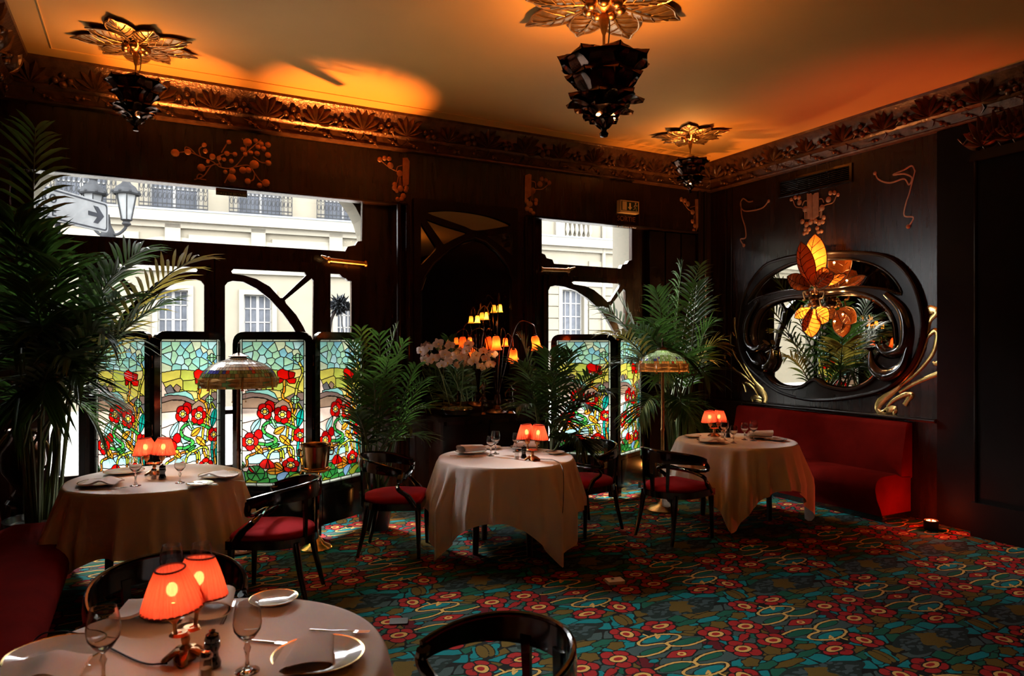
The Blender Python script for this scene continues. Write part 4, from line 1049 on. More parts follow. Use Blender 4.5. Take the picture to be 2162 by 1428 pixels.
# ---- middle table
single('dinner_plate', PL, at(994, 957), 0, 'white dinner plate under a rolled napkin on the middle table', 'plate', 'plates')
single('napkin', NAP, at(996, 955, ZT+.0225), -YAW-.9, 'rolled white napkin on the left plate of the middle table', 'napkin', 'napkins')
single('knife', KNIFE, at(992, 966), -YAW-PI/2-.1, 'silver knife before the left plate of the middle table', 'knife', 'cutlery')
single('fork', FORK, at(975, 964), -YAW-PI/2-.05, 'silver fork before the left plate of the middle table', 'fork', 'cutlery')
single('side_plate', PLS, at(1038, 948), 0, 'small side plate behind the glasses on the middle table', 'plate', 'plates')
single('dinner_plate', PL, at(1108, 948), 0, 'white dinner plate behind the lamp on the middle table', 'plate', 'plates')
single('napkin', NAP2, at(1110, 946, ZT+.0225), -YAW+1.4, 'rolled white napkin behind the lamp on the middle table', 'napkin', 'napkins')
single('side_plate', PLS, at(1172, 959), 0, 'small side plate at the right edge of the middle table', 'plate', 'plates')
single('butter_knife', KNIFE, at(1164, 953, ZT+.018), -YAW-.9, 'butter knife leaning on the side plate of the middle table', 'knife', 'cutlery')
wineglass(at(1036, 963), 'front wine glass of the pair on the middle table', G2_); wineglass(at(1046, 959), 'rear wine glass of the pair on the middle table')
wineglass(at(1090, 955), 'wine glass half hidden by the lamp on the middle table', G2_)
lp = at(1124, 972)
table_lamp(lp, -YAW-.35, 'glowing twin shade red lamp with trailing cord on the middle table', spread=.034, power=5.5, h=.175,
           cord=[lp+Vector((.06, 0, .006)), at(1170, 972, ZT+.006), at(1187, 988, ZT+.004), onD(1190, 1030, 5.27), onD(1188, 1080, 5.26), onD(1182, 1130, 5.3), onZ(1176, 1172, .008)])
salt_pepper(at(1091, 970), at(1106, 968), 'on the middle table')
# ---- right table
single('dinner_plate', PL, at(1502, 934), 0, 'white dinner plate under a flat napkin on the right table', 'plate', 'plates')
single('napkin', NAPF, at(1503, 932, ZT+.0225), -YAW-.2, 'flat folded white napkin on the left plate of the right table', 'napkin', 'napkins')
single('knife', KNIFE, at(1520, 939), -YAW-PI/2+.3, 'silver knife beside the flat napkin on the right table', 'knife', 'cutlery')
single('dinner_plate', PL, at(1600, 925), 0, 'white dinner plate under a rolled napkin on the right table', 'plate', 'plates')
single('napkin', NAP, at(1605, 923, ZT+.0225), -YAW+1.3, 'rolled white napkin on the right table by the banquette', 'napkin', 'napkins')
single('side_plate', PLS, at(1642, 931), 0, 'small side plate at the right edge of the right table', 'plate', 'plates')
single('fork', FORK, at(1637, 929, ZT+.018), -YAW-1.9, 'silver fork resting on the side plate of the right table', 'fork', 'cutlery')
single('side_plate', PLS, at(1462, 924), 0, 'small plate at the left edge of the right table', 'plate', 'plates')
wineglass(at(1530, 930), 'wine glass just right of the lamp on the right table'); wineglass(at(1549, 936), 'shorter wine glass nearest the viewer on the right table', G2_)
wineglass(at(1572, 929), 'left wine glass of the pair before the rolled napkin, right table', G2_); wineglass(at(1591, 931), 'right wine glass of the pair before the rolled napkin, right table')
table_lamp(at(1508, 922), -YAW+.2, 'glowing twin shade red lamp on the right table', spread=.036, power=5.5, h=.15)
salt_pepper(at(1526, 925), at(1537, 924), 'on the right table')
# ---- front table
single('dinner_plate', PL, at(672, 1394), 0, 'gold rimmed dinner plate nearest the viewer under a rolled napkin', 'plate', 'plates')
single('napkin', NAP, at(655, 1392, ZT+.0225), -YAW+.22, 'rolled pink lit napkin on the nearest gold rimmed plate', 'napkin', 'napkins').scale = (1.15, 1, .6)
single('side_plate', PLS, at(578, 1274), 0, 'gold rimmed side plate at the far right edge of the front table', 'plate', 'plates')
single('dinner_plate', PL, at(382, 1292), 0, 'gold rimmed plate behind the lamp on the front table', 'plate', 'plates')
single('napkin', NAPF, at(322, 1290, ZT+.0225), -YAW+.1, 'folded napkin behind the lamp on the front table', 'napkin', 'napkins')
single('napkin', NAP2, at(455, 1290, ZT+.0225), -YAW+.3, 'upright folded napkin right behind the lamp on the front table', 'napkin', 'napkins')
single('dinner_plate', PL, at(118, 1392), 0, 'gold rimmed plate at the left corner of the front table', 'plate', 'plates')
single('napkin', NAPF, at(85, 1424, ZT+.0225), -YAW+.3, 'folded napkin low at the left corner of the front table', 'napkin', 'napkins')
single('knife', KNIFE, at(112, 1404, ZT+.0235), -YAW-PI/2-.1, 'silver knife across the left plate of the front table', 'knife', 'cutlery')
single('knife', KNIFE, at(582, 1360), -YAW-PI/2-.2, 'silver knife left of the nearest plate on the front table', 'knife', 'cutlery')
single('fork', FORK, at(715, 1336), -YAW-PI/2-.15, 'silver fork beyond the nearest napkin on the front table', 'fork', 'cutlery')
single('fork', FORK, at(480, 1298), -YAW+.2, 'silver fork beside the side plate of the front table', 'fork', 'cutlery')
wineglass(at(218, 1448), 'big wine glass in the left foreground of the front table', glass_meshes(.215, .044, .09)); wineglass(at(522, 1418), 'wine glass right of the lamp on the front table', G1)
wineglass(at(362, 1262), 'wine glass behind the lamp at left on the front table', G1); wineglass(at(425, 1258), 'wine glass behind the lamp at right on the front table', G1)
lf = at(392, 1392)
table_lamp(lf, -YAW+1.22, 'brightly glowing twin shade red lamp on the front table nearest the viewer', spread=.036, power=3.6, h=.175, tilt=.10,
           cord=[lf+Vector((-.05, -.02, .006)), at(300, 1400, ZT+.004), at(215, 1360, ZT+.004), at(170, 1340, ZT+.004), at(120, 1334, ZT+.004), onZ(75, 1350, TZ-.02), onZ(40, 1420, .5)])
salt_pepper(at(435, 1432), at(448, 1408), 'on the front table')
# ------------------------------------------------------------------ tub-back chairs
def make_chair():
    e = thing('dining_chair', (0, 0, 0), 0, 'x', 'chair', 'black lacquered tub chairs')       # faces +Y
    W2, D2, SH_ = .25, .235, .455
    def arc(t, r=.27, y0=-.02): return (r*math.cos(t), y0+r*1.02*math.sin(t))              # horseshoe plan, open to +Y
    # seat frame + cushion
    out = [(W2*.98, D2), (-W2*.98, D2)]+[arc(t, .265) for t in [PI+PI*i/14 for i in range(15)]]
    m = MB(); m.prism([out], lambda x, y, t: (x, y, SH_-.075+t), .055); m.build('seat_frame', LACQ, e, angle=30)
    m = MB(); K = 8
    cxy = [(x*.93, y*.93+.005) for x, y in roundpoly(out, .06, 3)]
    n = len(cxy); lay = [(1.0, 0), (1.02, .014), (.98, .034), (.86, .046), (.6, .054), (.3, .058), (.02, .059)]
    m.grid(lambda i, j: (cxy[i][0]*lay[j][0], cxy[i][1]*lay[j][0], SH_-.02+lay[j][1]), n, len(lay), wrap=True); m.build('seat', SEATRED, e, angle=70)
    # curved top rail: tall at the back, dipping at the arms
    def rail(i, j, N=28):
        t = -.30+(PI+.60)*i/(N-1)+PI; k = abs(i/(N-1)-.5)*2; r = .282+.012*(1-k)
        x, y = arc(t, r, .0); zt = .785-.085*k**2.2; h = .105-.05*k**1.5; th = .013
        o = [(-th, 0), (-th*.6, 1), (th*.6, 1), (th, .5), (th*.8, 0), (-th, 0)][j]; nx, ny = math.cos(t), math.sin(t)
        return (x+nx*o[0], y+ny*o[0], zt-h*(1-o[1]))
    m = MB(); m.grid(rail, 28, 6); k = 6; m.f += [[0, 1, 2, 3, 4], [27*k+4, 27*k+3, 27*k+2, 27*k+1, 27*k]]; m.m += [0, 0]; m.build('back_rail', LACQ, e, angle=50)
    MB().tube([Vector(rail(i, 1))*.5+Vector(rail(i, 2))*.5 for i in range(28)], .011, 8).build('rail_bead', LACQ, e)
    # arm posts: S-curved from the rail ends down to the seat front corners
    for s_ in (-1, 1):
        a = rail(0 if s_ > 0 else 27, 0); p = Vector((a[0], a[1], a[2]+.03))
        m = MB(); m.tube(bez([p+Vector((0, 0, .01)), p+Vector((-s_*.012, -.012, -.07)), Vector((s_*.232, .045, .57)), Vector((s_*.238, .13, .49)), Vector((s_*.242, .19, SH_-.05))], 5), [.026]*3+[.022]*6+[.019]*6+[.024]*6, 8, flat=.65, up=(1, 0, 0)); m.build('arm_post', LACQ, e)
    # splats between rail and seat
    for t, w_ in ((PI*1.5, .024), (PI*1.5-.55, .017), (PI*1.5+.55, .017)):
        x, y = arc(t, .282, 0); x0, y0 = arc(t, .257); m = MB(); nx, ny = -math.sin(t), math.cos(t)
        for (p, q, ww) in (((x, y, .715), ((x+x0)/2*1.01, (y+y0)/2*1.01, .58), w_), (((x+x0)/2*1.01, (y+y0)/2*1.01, .58), (x0, y0, SH_-.03), w_*.8)):
            R = []
            for P_, wq in ((p, ww*1.15), (q, ww*.85)):
                R += [Vector(P_)+Vector((nx*wq, ny*wq, 0))+Vector((math.cos(t), math.sin(t), 0))*o for o in (-.008, .008)]+[Vector(P_)-Vector((nx*wq, ny*wq, 0))+Vector((math.cos(t), math.sin(t), 0))*o for o in (.008, -.008)]
            m.add(R, [(0, 1, 5, 4), (1, 2, 6, 5), (2, 3, 7, 6), (3, 0, 4, 7), (0, 3, 2, 1), (4, 5, 6, 7)])
        m.build('splat', LACQ, e, smooth=False)
    for s_ in (-1, 1):
        MB().tube([(s_*.222, .205, SH_-.05), (s_*.224, .21, .25), (s_*.226, .215, 0)], [.026, .021, .015], 10).build('leg', LACQ, e)
        MB().tube([(s_*.185, -.195, SH_-.05), (s_*.195, -.225, .22), (s_*.215, -.275, 0)], [.025, .02, .015], 10).build('leg', LACQ, e)
    return e
CHAIR = make_chair()
def face(p, q): return math.atan2(q.y-p.y, q.x-p.x)-PI/2
spots = [(cw(-1.60, 4.72), TL, 'black tub chair with red seat right of the left table', .25), (cw(-.945, 5.76), TM, 'black tub chair with red seat left of the middle table', -.1), (cw(.66, 6.40), TM, 'black tub chair mostly hidden behind the middle table', 0),
         (cw(1.44, 6.18), TRT, 'black tub chair with crimson seat before the right table', -.12), (cw(-1.36, 2.78), TF, 'black tub chair drawn up behind the front table', 0), (cw(-.11, 2.13), TF, 'black tub chair in the foreground right of the front table', .35)]
for i, (p, q, lab, dz) in enumerate(spots):
    r = face(p, q)+dz
    if i == 0: CHAIR.location = p; CHAIR.rotation_euler = (0, 0, r); CHAIR['label'] = lab
    else: again(CHAIR, p, r, lab)

# ------------------------------------------------------------------ banquettes
def banquette(name, x_wall, sgn, y0, y1, label, back=True, depth=.53, seat=.44, bz=.93):
    """profile in (distance from wall, z) swept along the wall"""
    e = thing(name, (x_wall, y0, 0), 0, label, 'banquette', 'red velvet banquettes')
    L = y1-y0
    def sweep(prof, m, ya, yb, inset=.0):
        n_ = len(prof); rows = [(ya, .0), (ya+.012, 1), (yb-.012, 1), (yb, 0)]
        c = (sum(p[0] for p in prof)/n_, sum(p[1] for p in prof)/n_)
        def pt(i, j):
            y, f = rows[i]; k = 1 if f else .965; p = prof[j % n_]
            return (sgn*-1*(c[0]+(p[0]-c[0])*k)*-1*-1 if False else -sgn*(c[0]+(p[0]-c[0])*k), y, c[1]+(p[1]-c[1])*k)
        m.grid(pt, 4, n_+1); o = len(m.v)-4*(n_+1); m.f += [[o+j for j in range(n_)][::-1], [o+3*(n_+1)+j for j in range(n_)]]; m.m += [0, 0]
    seatp = [(.02, .06), (depth-.09, .06), (depth-.06, .13), (depth-.01, .22)]+[(depth-.10+.115*math.cos(a), seat-.115+.115*math.sin(a)) for a in [-.5+i*(PI/2+.5)/7 for i in range(8)]]+[(.25, seat+.005), (.16, seat-.03), (.02, seat-.04)]
    m = MB(); sweep(seatp, m, 0, L); m.build('seat', VELVET, e, angle=50)
    if back:
        bp = [(.0, seat-.06), (.165, seat-.06), (.175, seat+.04), (.15, seat+.2), (.115, bz-.14), (.10, bz-.05)]+[(.05+.05*math.cos(a), bz-.05+.05*math.sin(a)) for a in [i*PI/2/4 for i in range(1, 5)]]+[(0, bz)]
        m = MB(); sweep(bp, m, .005, L-.005); m.build('backrest', VELVET, e, angle=50)
    MB().b2((-sgn*.03, .01, 0), (-sgn*(depth-.11), L-.01, .062)).build('plinth', LACQ, e, smooth=False)
    return e
banquette('banquette', XR-.004, 1, 4.24, 6.45, 'long red velvet banquette under the oval mirror', depth=.56)
banquette('banquette', XL+.004, -1, 1.6, 5.9, 'dark red velvet banquette along the left wall', depth=.62)
# dado rail above the right banquette
o = MB().b2((XR-.05, 3.99, .945), (XR-.002, YB, .985)).build('trim_40', WOODH, smooth=False); tag(o, 'polished dado rail above the right banquette', kind='structure')
o = MB().tube([(XR-.055, 3.99, .965), (XR-.055, YB, .965)], .02, 10).build('trim_41', WOODH); tag(o, 'rounded nosing of the dado rail above the right banquette', kind='structure')

# ------------------------------------------------------------------ champagne stand with bucket
COPPER = mat('tarnished_silver_gilt', (.55, .34, .20), .2, 1.0, var=.15, scale=10)
p = onZ(667, 1158, 0); cs = thing('bucket_stand', (p.x, p.y, 0), 0, 'slim brass champagne stand with round foot', 'stand')
MB().lathe([(.125, 0), (.13, .008), (.12, .02), (.075, .04), (.05, .075), (.028, .10), (.016, .12), (.014, .5), (.018, .51), (.014, .52), (.014, .60), (.03, .63), (.02, .64)], 28).build('foot', BRASS, cs)
MB().tube([(.118*math.cos(t), .118*math.sin(t), .655) for t in [2*PI*i/32 for i in range(33)]], .008, 8, cap=False).build('ring', BRASS, cs)
for k in range(3): a = 2*PI*k/3; MB().tube([(0, 0, .62), (.07*math.cos(a), .07*math.sin(a), .625), (.116*math.cos(a), .116*math.sin(a), .655)], .006, 6).build('arm', BRASS, cs)
bk = thing('champagne_bucket', (p.x, p.y, .645), 0, 'tarnished metal champagne bucket on the slim stand', 'bucket')
MB().lathe([(0, 0), (.092, 0), (.096, .012), (.108, .10), (.118, .205), (.127, .213), (.125, .222), (.118, .218), (.113, .205), (.104, .1), (.09, .018), (0, .016)], 32).build('bowl', COPPER, bk)
for s_ in (-1, 1): MB().tube(bez([(s_*.112, 0, .17), (s_*.14, 0, .185), (s_*.145, 0, .155), (s_*.138, 0, .125), (s_*.108, 0, .125)], 5), .006, 8).build('handle', COPPER, bk)

# ------------------------------------------------------------------ leaded-glass floor lamps
def tiffany(name, pos, zr, R, label, cols, tone):
    e = thing(name, pos, 0, label, 'floor lamp', 'dragonfly glass floor lamps')
    MB().lathe([(.16, 0), (.165, .012), (.14, .03), (.06, .05), (.03, .09), (.018, .13), (.016, .8), (.022, .82), (.016, .84), (.014, zr-.06), (.03, zr-.03), (.012, zr+.02)], 20).build('pole', BRONZE if tone == 0 else BRASSD, e)
    N = 30; prof = [(R*math.sin(t)*.99, zr-.0+R*.62*(math.cos(t))-.04) for t in [.20+(PI/2-.12)*i/9 for i in range(10)]]
    prof = [(.055*(R/.28), prof[0][1]+.012)]+prof[1:]; prof = prof[:8]+[(R*.995, zr-.035), (R, zr-.065), (R*.985, zr-.085)]
    ms = [GM2[c] for c in cols]; rnd = random.Random(len(label)); leadm = MB()
    shade_ = MB(); shade_.lathe([prof[0], (prof[0][0]*1.02, prof[0][1]+.004)], N, cap=False); sh = shade_.build('shade', LEADM, e)
    rows = len(prof)-1; per = {}
    for i in range(rows):
        cuts = N if i < 4 else N*2 if i < 7 else N
        for j in range(cuts):
            a0, a1_ = 2*PI*(j+.5*(i % 2))/cuts, 2*PI*(j+1+.5*(i % 2))/cuts
            q = [(prof[i][0]*math.cos(a0), prof[i][0]*math.sin(a0), prof[i][1]), (prof[i+1][0]*math.cos(a0), prof[i+1][0]*math.sin(a0), prof[i+1][1]), (prof[i+1][0]*math.cos(a1_), prof[i+1][0]*math.sin(a1_), prof[i+1][1]), (prof[i][0]*math.cos(a1_), prof[i][0]*math.sin(a1_), prof[i][1])]
            if i < (5, 6)[tone]: c = rnd.choice((0, 0, 1)); c = 2 if (i >= (4, 4)[tone] and rnd.random() < .13) else c
            elif i < 7: c = rnd.choice(((3, 3, 3, 4, 5, 2), (3, 4, 6, 2))[tone] if i < 6 else ((3, 3, 5, 6), (6, 6, 4, 3))[tone])
            else: c = 6 if (j % 5) not in (0,) else 5
            per.setdefault(i, MB()).add(q, [(0, 1, 2, 3)], c)
            leadm.tube([q[0], q[1]], .0016, 4, cap=False)
        leadm.tube([(prof[i][0]*math.cos(2*PI*k/48), prof[i][0]*math.sin(2*PI*k/48), prof[i][1]) for k in range(49)], .0016, 4, cap=False)
    for i, mb in per.items(): tag(mb.build('glass_course', ms, sh, smooth=False, flip=False), kind='stuff')
    tag(leadm.build('lead_came', LEADM, sh, smooth=False), kind='stuff')
    # dragonflies hanging round the rim
    for k in range(7):
        a = 2*PI*k/7+.2; c, s_ = math.cos(a), math.sin(a); B = lambda r, t, z: (r*c-t*s_, r*s_+t*c, z)
        m = MB(); z0 = zr-.06; m.tube([B(R*.80, 0, z0+.115), B(R*.985, 0, z0+.04), B(R*1.01, 0, z0-.035)], [.005, .010, .007], 6); d = m.build('dragonfly', GM2['gold'], e)
        for s2 in (-1, 1):
            for zz, ln in ((.040, .125), (.002, .115)):
                m = MB(); m.add([B(R*1.01, s2*.004, z0+zz), B(R*1.02, s2*ln*.3, z0+zz+.013), B(R*1.0, s2*ln*.7, z0+zz+.017), B(R*.955, s2*ln, z0+zz+.006), B(R*1.0, s2*ln*.7, z0+zz-.013), B(R*1.02, s2*ln*.3, z0+zz-.012)], [(0, 1, 2, 3, 4, 5)]); m.build('wing', GM2['wing'], d, smooth=False)
            MB().ball(B(R*1.015, s2*.007, z0-.035), .006, 6).build('eye', GM2['red'], d)
    MB().lathe([(.07*(R/.28), prof[0][1]+.005), (.075*(R/.28), prof[0][1]+.012), (.045, prof[0][1]+.028), (.012, prof[0][1]+.04), (.008, prof[0][1]+.055), (.012, prof[0][1]+.07), (.004, prof[0][1]+.095), (.008, prof[0][1]+.115), (0, prof[0][1]+.125)], 16).build('cap', BRONZE, e)
    for s_ in (-1, 1):
        c = MB().tube([(s_*.05, -.02, zr-.03), (s_*.052, -.02, zr-.20)], .0015, 5).build('pull_chain', BRASSD, e); MB().ball((s_*.052, -.02, zr-.205), .006, 8).build('bead', BRASSD, c)
    return e
GM2 = {k: lampglass('lampglass_'+k, v) for k, v in dict(white=(.82, .76, .66), pinkw=(.86, .70, .58), olive=(.28, .30, .10), green=(.30, .56, .22), blue=(.10, .12, .75), red=(.72, .06, .03), gold=(.75, .5, .12), wing=(.60, .36, .14), brown=(.30, .16, .06), aqua=(.30, .60, .52), leafy=(.16, .42, .16), amber=(.75, .36, .10), cobalt=(.06, .10, .62)).items()}
tp = cw((504-1081)/FPX*5.75, 5.75)
tiffany('floor_lamp', tp, 1.425, .305, 'unlit cream and olive glass floor lamp before the left screens', ['white', 'pinkw', 'blue', 'olive', 'red', 'green', 'wing'], 0)
tp2 = cw((1399-1081)/FPX*7.15, 7.15)
tiffany('floor_lamp', tp2, 1.50, .255, 'green and amber glass floor lamp between palm and right table', ['aqua', 'leafy', 'cobalt', 'green', 'red', 'amber', 'amber'], 1)
lamp('bulb_light', (tp2.x, tp2.y, 1.50), 9, (1, .62, .3), .03)

# ------------------------------------------------------------------ things on the carpet
p = onZ(1298, 1231, .0); e = thing('floor_socket', (p.x, p.y, .001), -YAW+.25, 'small white socket plate lying on the poppy carpet', 'socket')
m = MB(); m.prism([roundpoly([(-.062, -.045), (.062, -.045), (.062, .045), (-.062, .045)], .01)], lambda x, y, t: (x, y, t), .022); m.build('plate', mat('white_plastic', (.8, .8, .78), .35, var=.03), e, angle=30)
MB().lathe([(.0, .0225), (.012, .0225), (.012, .0235), (0, .0235)], 12, c=(-.01, .015, 0)).build('hole', BLACK, e)
p = onZ(842, 1314, .0); m = MB(); m.prism([roundpoly([(-.055, -.045), (.055, -.045), (.055, .045), (-.055, .045)], .008)], lambda x, y, t: (x, y, .002+t), .006)
o = m.build('floor_plate', mat('grey_metal_plate', (.16, .18, .19), .4, .6), smooth=False); o.location = (p.x, p.y, 0); o.rotation_euler = (0, 0, -YAW+.1); tag(o, 'flat grey metal plate set in the carpet by the foreground chair', 'floor plate')

# ------------------------------------------------------------------ floor uplights
def uplight(pos, aim, energy, col, label, size=70, blend=.6, spill=5):
    e = thing('uplight', pos, 0, label, 'uplight', 'small round floor uplights')
    m = MB(); m.lathe([(.055, 0), (.06, .01), (.062, .085), (.056, .09), (.054, .078), (.0, .074)], 18); m.build('housing', BLACK, e)
    lens = glow('uplight_lens', (1, .40, .12), 9)
    for k in range(6): a = PI/3*k; MB().ball((.030*math.cos(a), .030*math.sin(a), .078), .011, 8).build('lens', lens, e)
    lamp('spill', (0, 0, .14), spill, col, .03, parent=e)
    l = lamp('beam', (0, 0, .10), energy, col, .02, 'SPOT', e, spot_size=math.radians(size), spot_blend=blend)
    l.rotation_euler = (Vector(aim)-Vector(pos)-Vector((0, 0, .1))).to_track_quat('-Z', 'Y').to_euler(); return e
ORG = (1, .33, .06)
UP1 = uplight((2.06, 6.72, 0), (1.70, 6.58, 4.0), 2300, ORG, 'round floor uplight glowing behind the champagne stand palm', 27, .9)
UP4 = uplight((.25, 6.85, 0), (.25, 6.70, 4.0), 1300, ORG, 'round floor uplight hidden behind the screen nearest the big palm', 20, .9)
UP2 = uplight((6.0, 6.62, 0), (5.75, 6.40, 4.0), 420, ORG, 'round floor uplight glowing behind the right palm', 36, .8, 2.5)
UP3 = uplight((6.34, 3.88, 0), (6.34, 4.35, 4.0), 190, (1, .075, .02), 'orange floor uplight at the end of the right banquette', 50, 1.0, 9)
# ------------------------------------------------------------------ oval mirror on the right wall
XM = XR-.03
def rx(u, v, x=XM): p = onX(u, v, x); return (p.y, p.z)
def cm(pts): return [rx(1560+x/3.57, 480+y/3.57) for x, y in pts]
F_out = smooth2(cm([(5, 850), (20, 680), (70, 470), (190, 300), (330, 240), (480, 212), (740, 190), (1000, 200), (1160, 245), (1295, 380), (1370, 560), (1390, 750), (1350, 950), (1250, 1110), (1100, 1220), (900, 1275), (700, 1300), (500, 1295), (300, 1235), (150, 1120), (50, 1010)]), 4)
F_up = smooth2(cm([(68, 588), (105, 500), (200, 385), (350, 295), (480, 262), (740, 238), (900, 248), (1060, 295), (1180, 390), (1238, 508), (1090, 468), (900, 448), (700, 466), (480, 472), (300, 490), (150, 532)]), 4)
F_main = smooth2(cm([(115, 850), (118, 750), (160, 645), (240, 575), (380, 530), (520, 518), (680, 497), (850, 490), (1000, 520), (1110, 590), (1180, 700), (1200, 830), (1190, 920), (1090, 935), (1040, 1000), (1045, 1110), (980, 1180), (880, 1220), (770, 1222), (650, 1192), (575, 1148), (490, 1200), (390, 1215), (290, 1188), (215, 1105), (190, 1000), (150, 930)]), 4)
om = thing('oval_mirror', (0, 0, 0), 0, 'large oval mirror in a sweeping dark carved frame on the right wall', 'mirror')
pz = lambda d0: (lambda y, z, t: (XR-.004-d0-t, y, z))
m = MB(); m.prism([F_out, F_up, F_main], pz(0), .05); m.build('frame', WOODH, om, angle=30)
def edge(loop, r, d, name, mt): MB().tube([(XR-.004-d, y, z) for y, z in loop+[loop[0]]], r, 8, cap=False).build(name, mt, om)
edge(F_out, .022, .04, 'outer_moulding', WOODH); edge(F_up, .012, .05, 'inner_moulding', WOODH); edge(F_main, .022, .05, 'inner_moulding', WOODH)
def bevelled(loop, parent, place, w=.94):
    cy = sum(p[0] for p in loop)/len(loop); cz = sum(p[1] for p in loop)/len(loop); n_ = len(loop)
    m = MB(); ring = [(cy+(y-cy)*1.01, cz+(z-cz)*1.01) for y, z in loop]; inn = [(cy+(y-cy)*w, cz+(z-cz)*w) for y, z in loop]
    m.add([place(*p, .004) for p in ring]+[place(*p, .013) for p in inn], [(i, (i+1) % n_, n_+(i+1) % n_, n_+i) for i in range(n_)])
    tri = tessellate_polygon([[Vector((p[0], p[1], 0)) for p in inn]]); m.add([place(*p, .013) for p in inn], [tuple(t) for t in tri])
    return m.build('mirror_pane', MIRROR, parent, smooth=False)
pl = lambda y, z, d: (XR-.004-d, y, z)
bevelled(F_main, om, pl, .93)
m = MB(); m.prism([F_up], pz(.004), .006); m.build('mirror_pane', MIRROR, om, smooth=False)
def swirl(pts, rad, name='scroll'):
    q = [Vector((XR-.075, *rx(1560+x/3.57, 480+y/3.57, XR-.075))) for x, y in pts]; q = bez(q, 6); n_ = len(q)
    MB().tube(q, [rad[min(int(i/(n_-1)*(len(rad)-1)), len(rad)-2)]*(1-(i/(n_-1)*(len(rad)-1)) % 1)+rad[min(int(i/(n_-1)*(len(rad)-1))+1, len(rad)-1)]*((i/(n_-1)*(len(rad)-1)) % 1) for i in range(n_)], 12, flat=.7).build(name, LACQ, om)
swirl([(140, 560), (60, 700), (50, 850), (100, 925), (170, 905), (205, 868)], [.02, .045, .055, .06, .05, .006]); swirl([(60, 940), (120, 1030), (200, 1065), (248, 1010), (250, 900)], [.03, .05, .075, .06, .006])
swirl([(1110, 500), (1230, 620), (1270, 780), (1240, 920), (1130, 960), (1060, 920), (1035, 870)], [.03, .05, .06, .06, .05, .04, .006]); swirl([(1270, 900), (1220, 1050), (1110, 1110), (1020, 1050), (990, 910)], [.03, .06, .085, .065, .006])

# ------------------------------------------------------------------ brass inlays
class Inlay:
    def __init__(s, name, plane, label, mt, cat='ornament', group='inlaid metal ornaments', base=None):
        s.pl = plane; s.mt = mt; s.e = thing(name, (0, 0, 0), 0, label, cat, group); s.th = .004
    def p3(s, u, v, t=0):
        if s.pl[0] == 'X': q = onX(u, v, s.pl[1]); return Vector((s.pl[1]-t, q.y, q.z))
        q = onY(u, v, s.pl[1]); return Vector((q.x, s.pl[1]-t, q.z))
    def ribbon(s, mb, pts, w, n=6):
        c = [s.p3(*p) for p in pts]; q = bez(c, n); N = len(q); nor = Vector((-1, 0, 0)) if s.pl[0] == 'X' else Vector((0, -1, 0)); W_ = w if hasattr(w, '__len__') else [w, w]
        V = []
        for i, p in enumerate(q):
            t = (q[min(i+1, N-1)]-q[max(i-1, 0)]).normalized(); a = t.cross(nor).normalized(); f = i/(N-1)*(len(W_)-1); k = min(int(f), len(W_)-2); ww = (W_[k]*(1-f+k)+W_[k+1]*(f-k))/2
            V += [p-a*ww, p+a*ww, p+a*ww*.7+nor*s.th, p-a*ww*.7+nor*s.th]
        F = [(i*4+j, i*4+(j+1) % 4, i*4+4+(j+1) % 4, i*4+4+j) for i in range(N-1) for j in range(4)]+[(0, 1, 2, 3), ((N-1)*4+3, (N-1)*4+2, (N-1)*4+1, (N-1)*4)]
        mb.add(V, F)
    def stems(s, lst, w, name='stem'):
        for pts in lst:
            m = MB(); s.ribbon(m, pts[0] if isinstance(pts[0][0], (tuple, list)) else pts, pts[1] if isinstance(pts[0][0], (tuple, list)) else w); m.build(name, s.mt, s.e, angle=50)
    def blooms(s, lst, f=lambda x, y: (x, y), r0=1.0):
        for x, y, r in lst:
            c = s.p3(*f(x, y)); m = MB(); m.lathe([(r*r0, .0), (r*r0, .004), (r*r0*.7, .009), (0, .010)], 10, M=Matrix.Rotation(-PI/2, 3, 'Y') if s.pl[0] == 'X' else Matrix.Rotation(PI/2, 3, 'X')); o = m.build('bloom', s.mt, s.e, angle=60); o.location = c
    def plate(s, pts, f):
        q = [f(*p) for p in pts]; m = MB(); c = [s.p3(*p) for p in q]
        if s.pl[0] == 'X': m.prism([[(p.y, p.z) for p in c]], lambda a, b, t: (s.pl[1]-t, a, b), .012)
        else: m.prism([[(p.x, p.z) for p in c]], lambda a, b, t: (a, s.pl[1]-t, b), .012)
        m.build('plate', s.mt, s.e, smooth=False)
COPP = mat('warm_copper_inlay', (.36, .15, .075), .45, .6, var=.2, scale=20)
fL = lambda x, y: (1500+x/5.95, 640+y/5.95); fR = lambda x, y: (1840+x/5.7125, 640+y/5.7125)
mp = lambda f, l: [f(*p) for p in l]
a = Inlay('brass_inlay', ('X', XR-.003), 'gold whiplash inlay left of the oval mirror', BRASS)
a.stems([(mp(fL, [(285, 185), (300, 320), (335, 480), (390, 690), (460, 850), (550, 1000), (640, 1110), (685, 1190), (655, 1255), (575, 1225)]), [.085, .04, .032, .04, .05, .075, .10, .085, .07, .06]), (mp(fL, [(300, 420), (262, 375), (245, 480), (295, 650), (390, 800), (500, 960)]), [.02, .04, .035, .03, .03, .04]),
         (mp(fL, [(260, 675), (200, 640), (170, 670), (205, 750), (310, 850), (430, 930), (560, 1040)]), [.02, .035, .04, .035, .04, .04, .03]), (mp(fL, [(440, 1120), (425, 1060), (410, 1010), (480, 1030), (550, 1090), (600, 1180)]), [.04, .035, .05, .05, .04, .03]), (mp(fL, [(640, 1200), (580, 1185), (520, 1200), (530, 1245)]), [.03, .06, .05, .03])], .03)
a = Inlay('brass_inlay', ('X', XR-.003), 'gold whiplash inlay right of the oval mirror', BRASS)
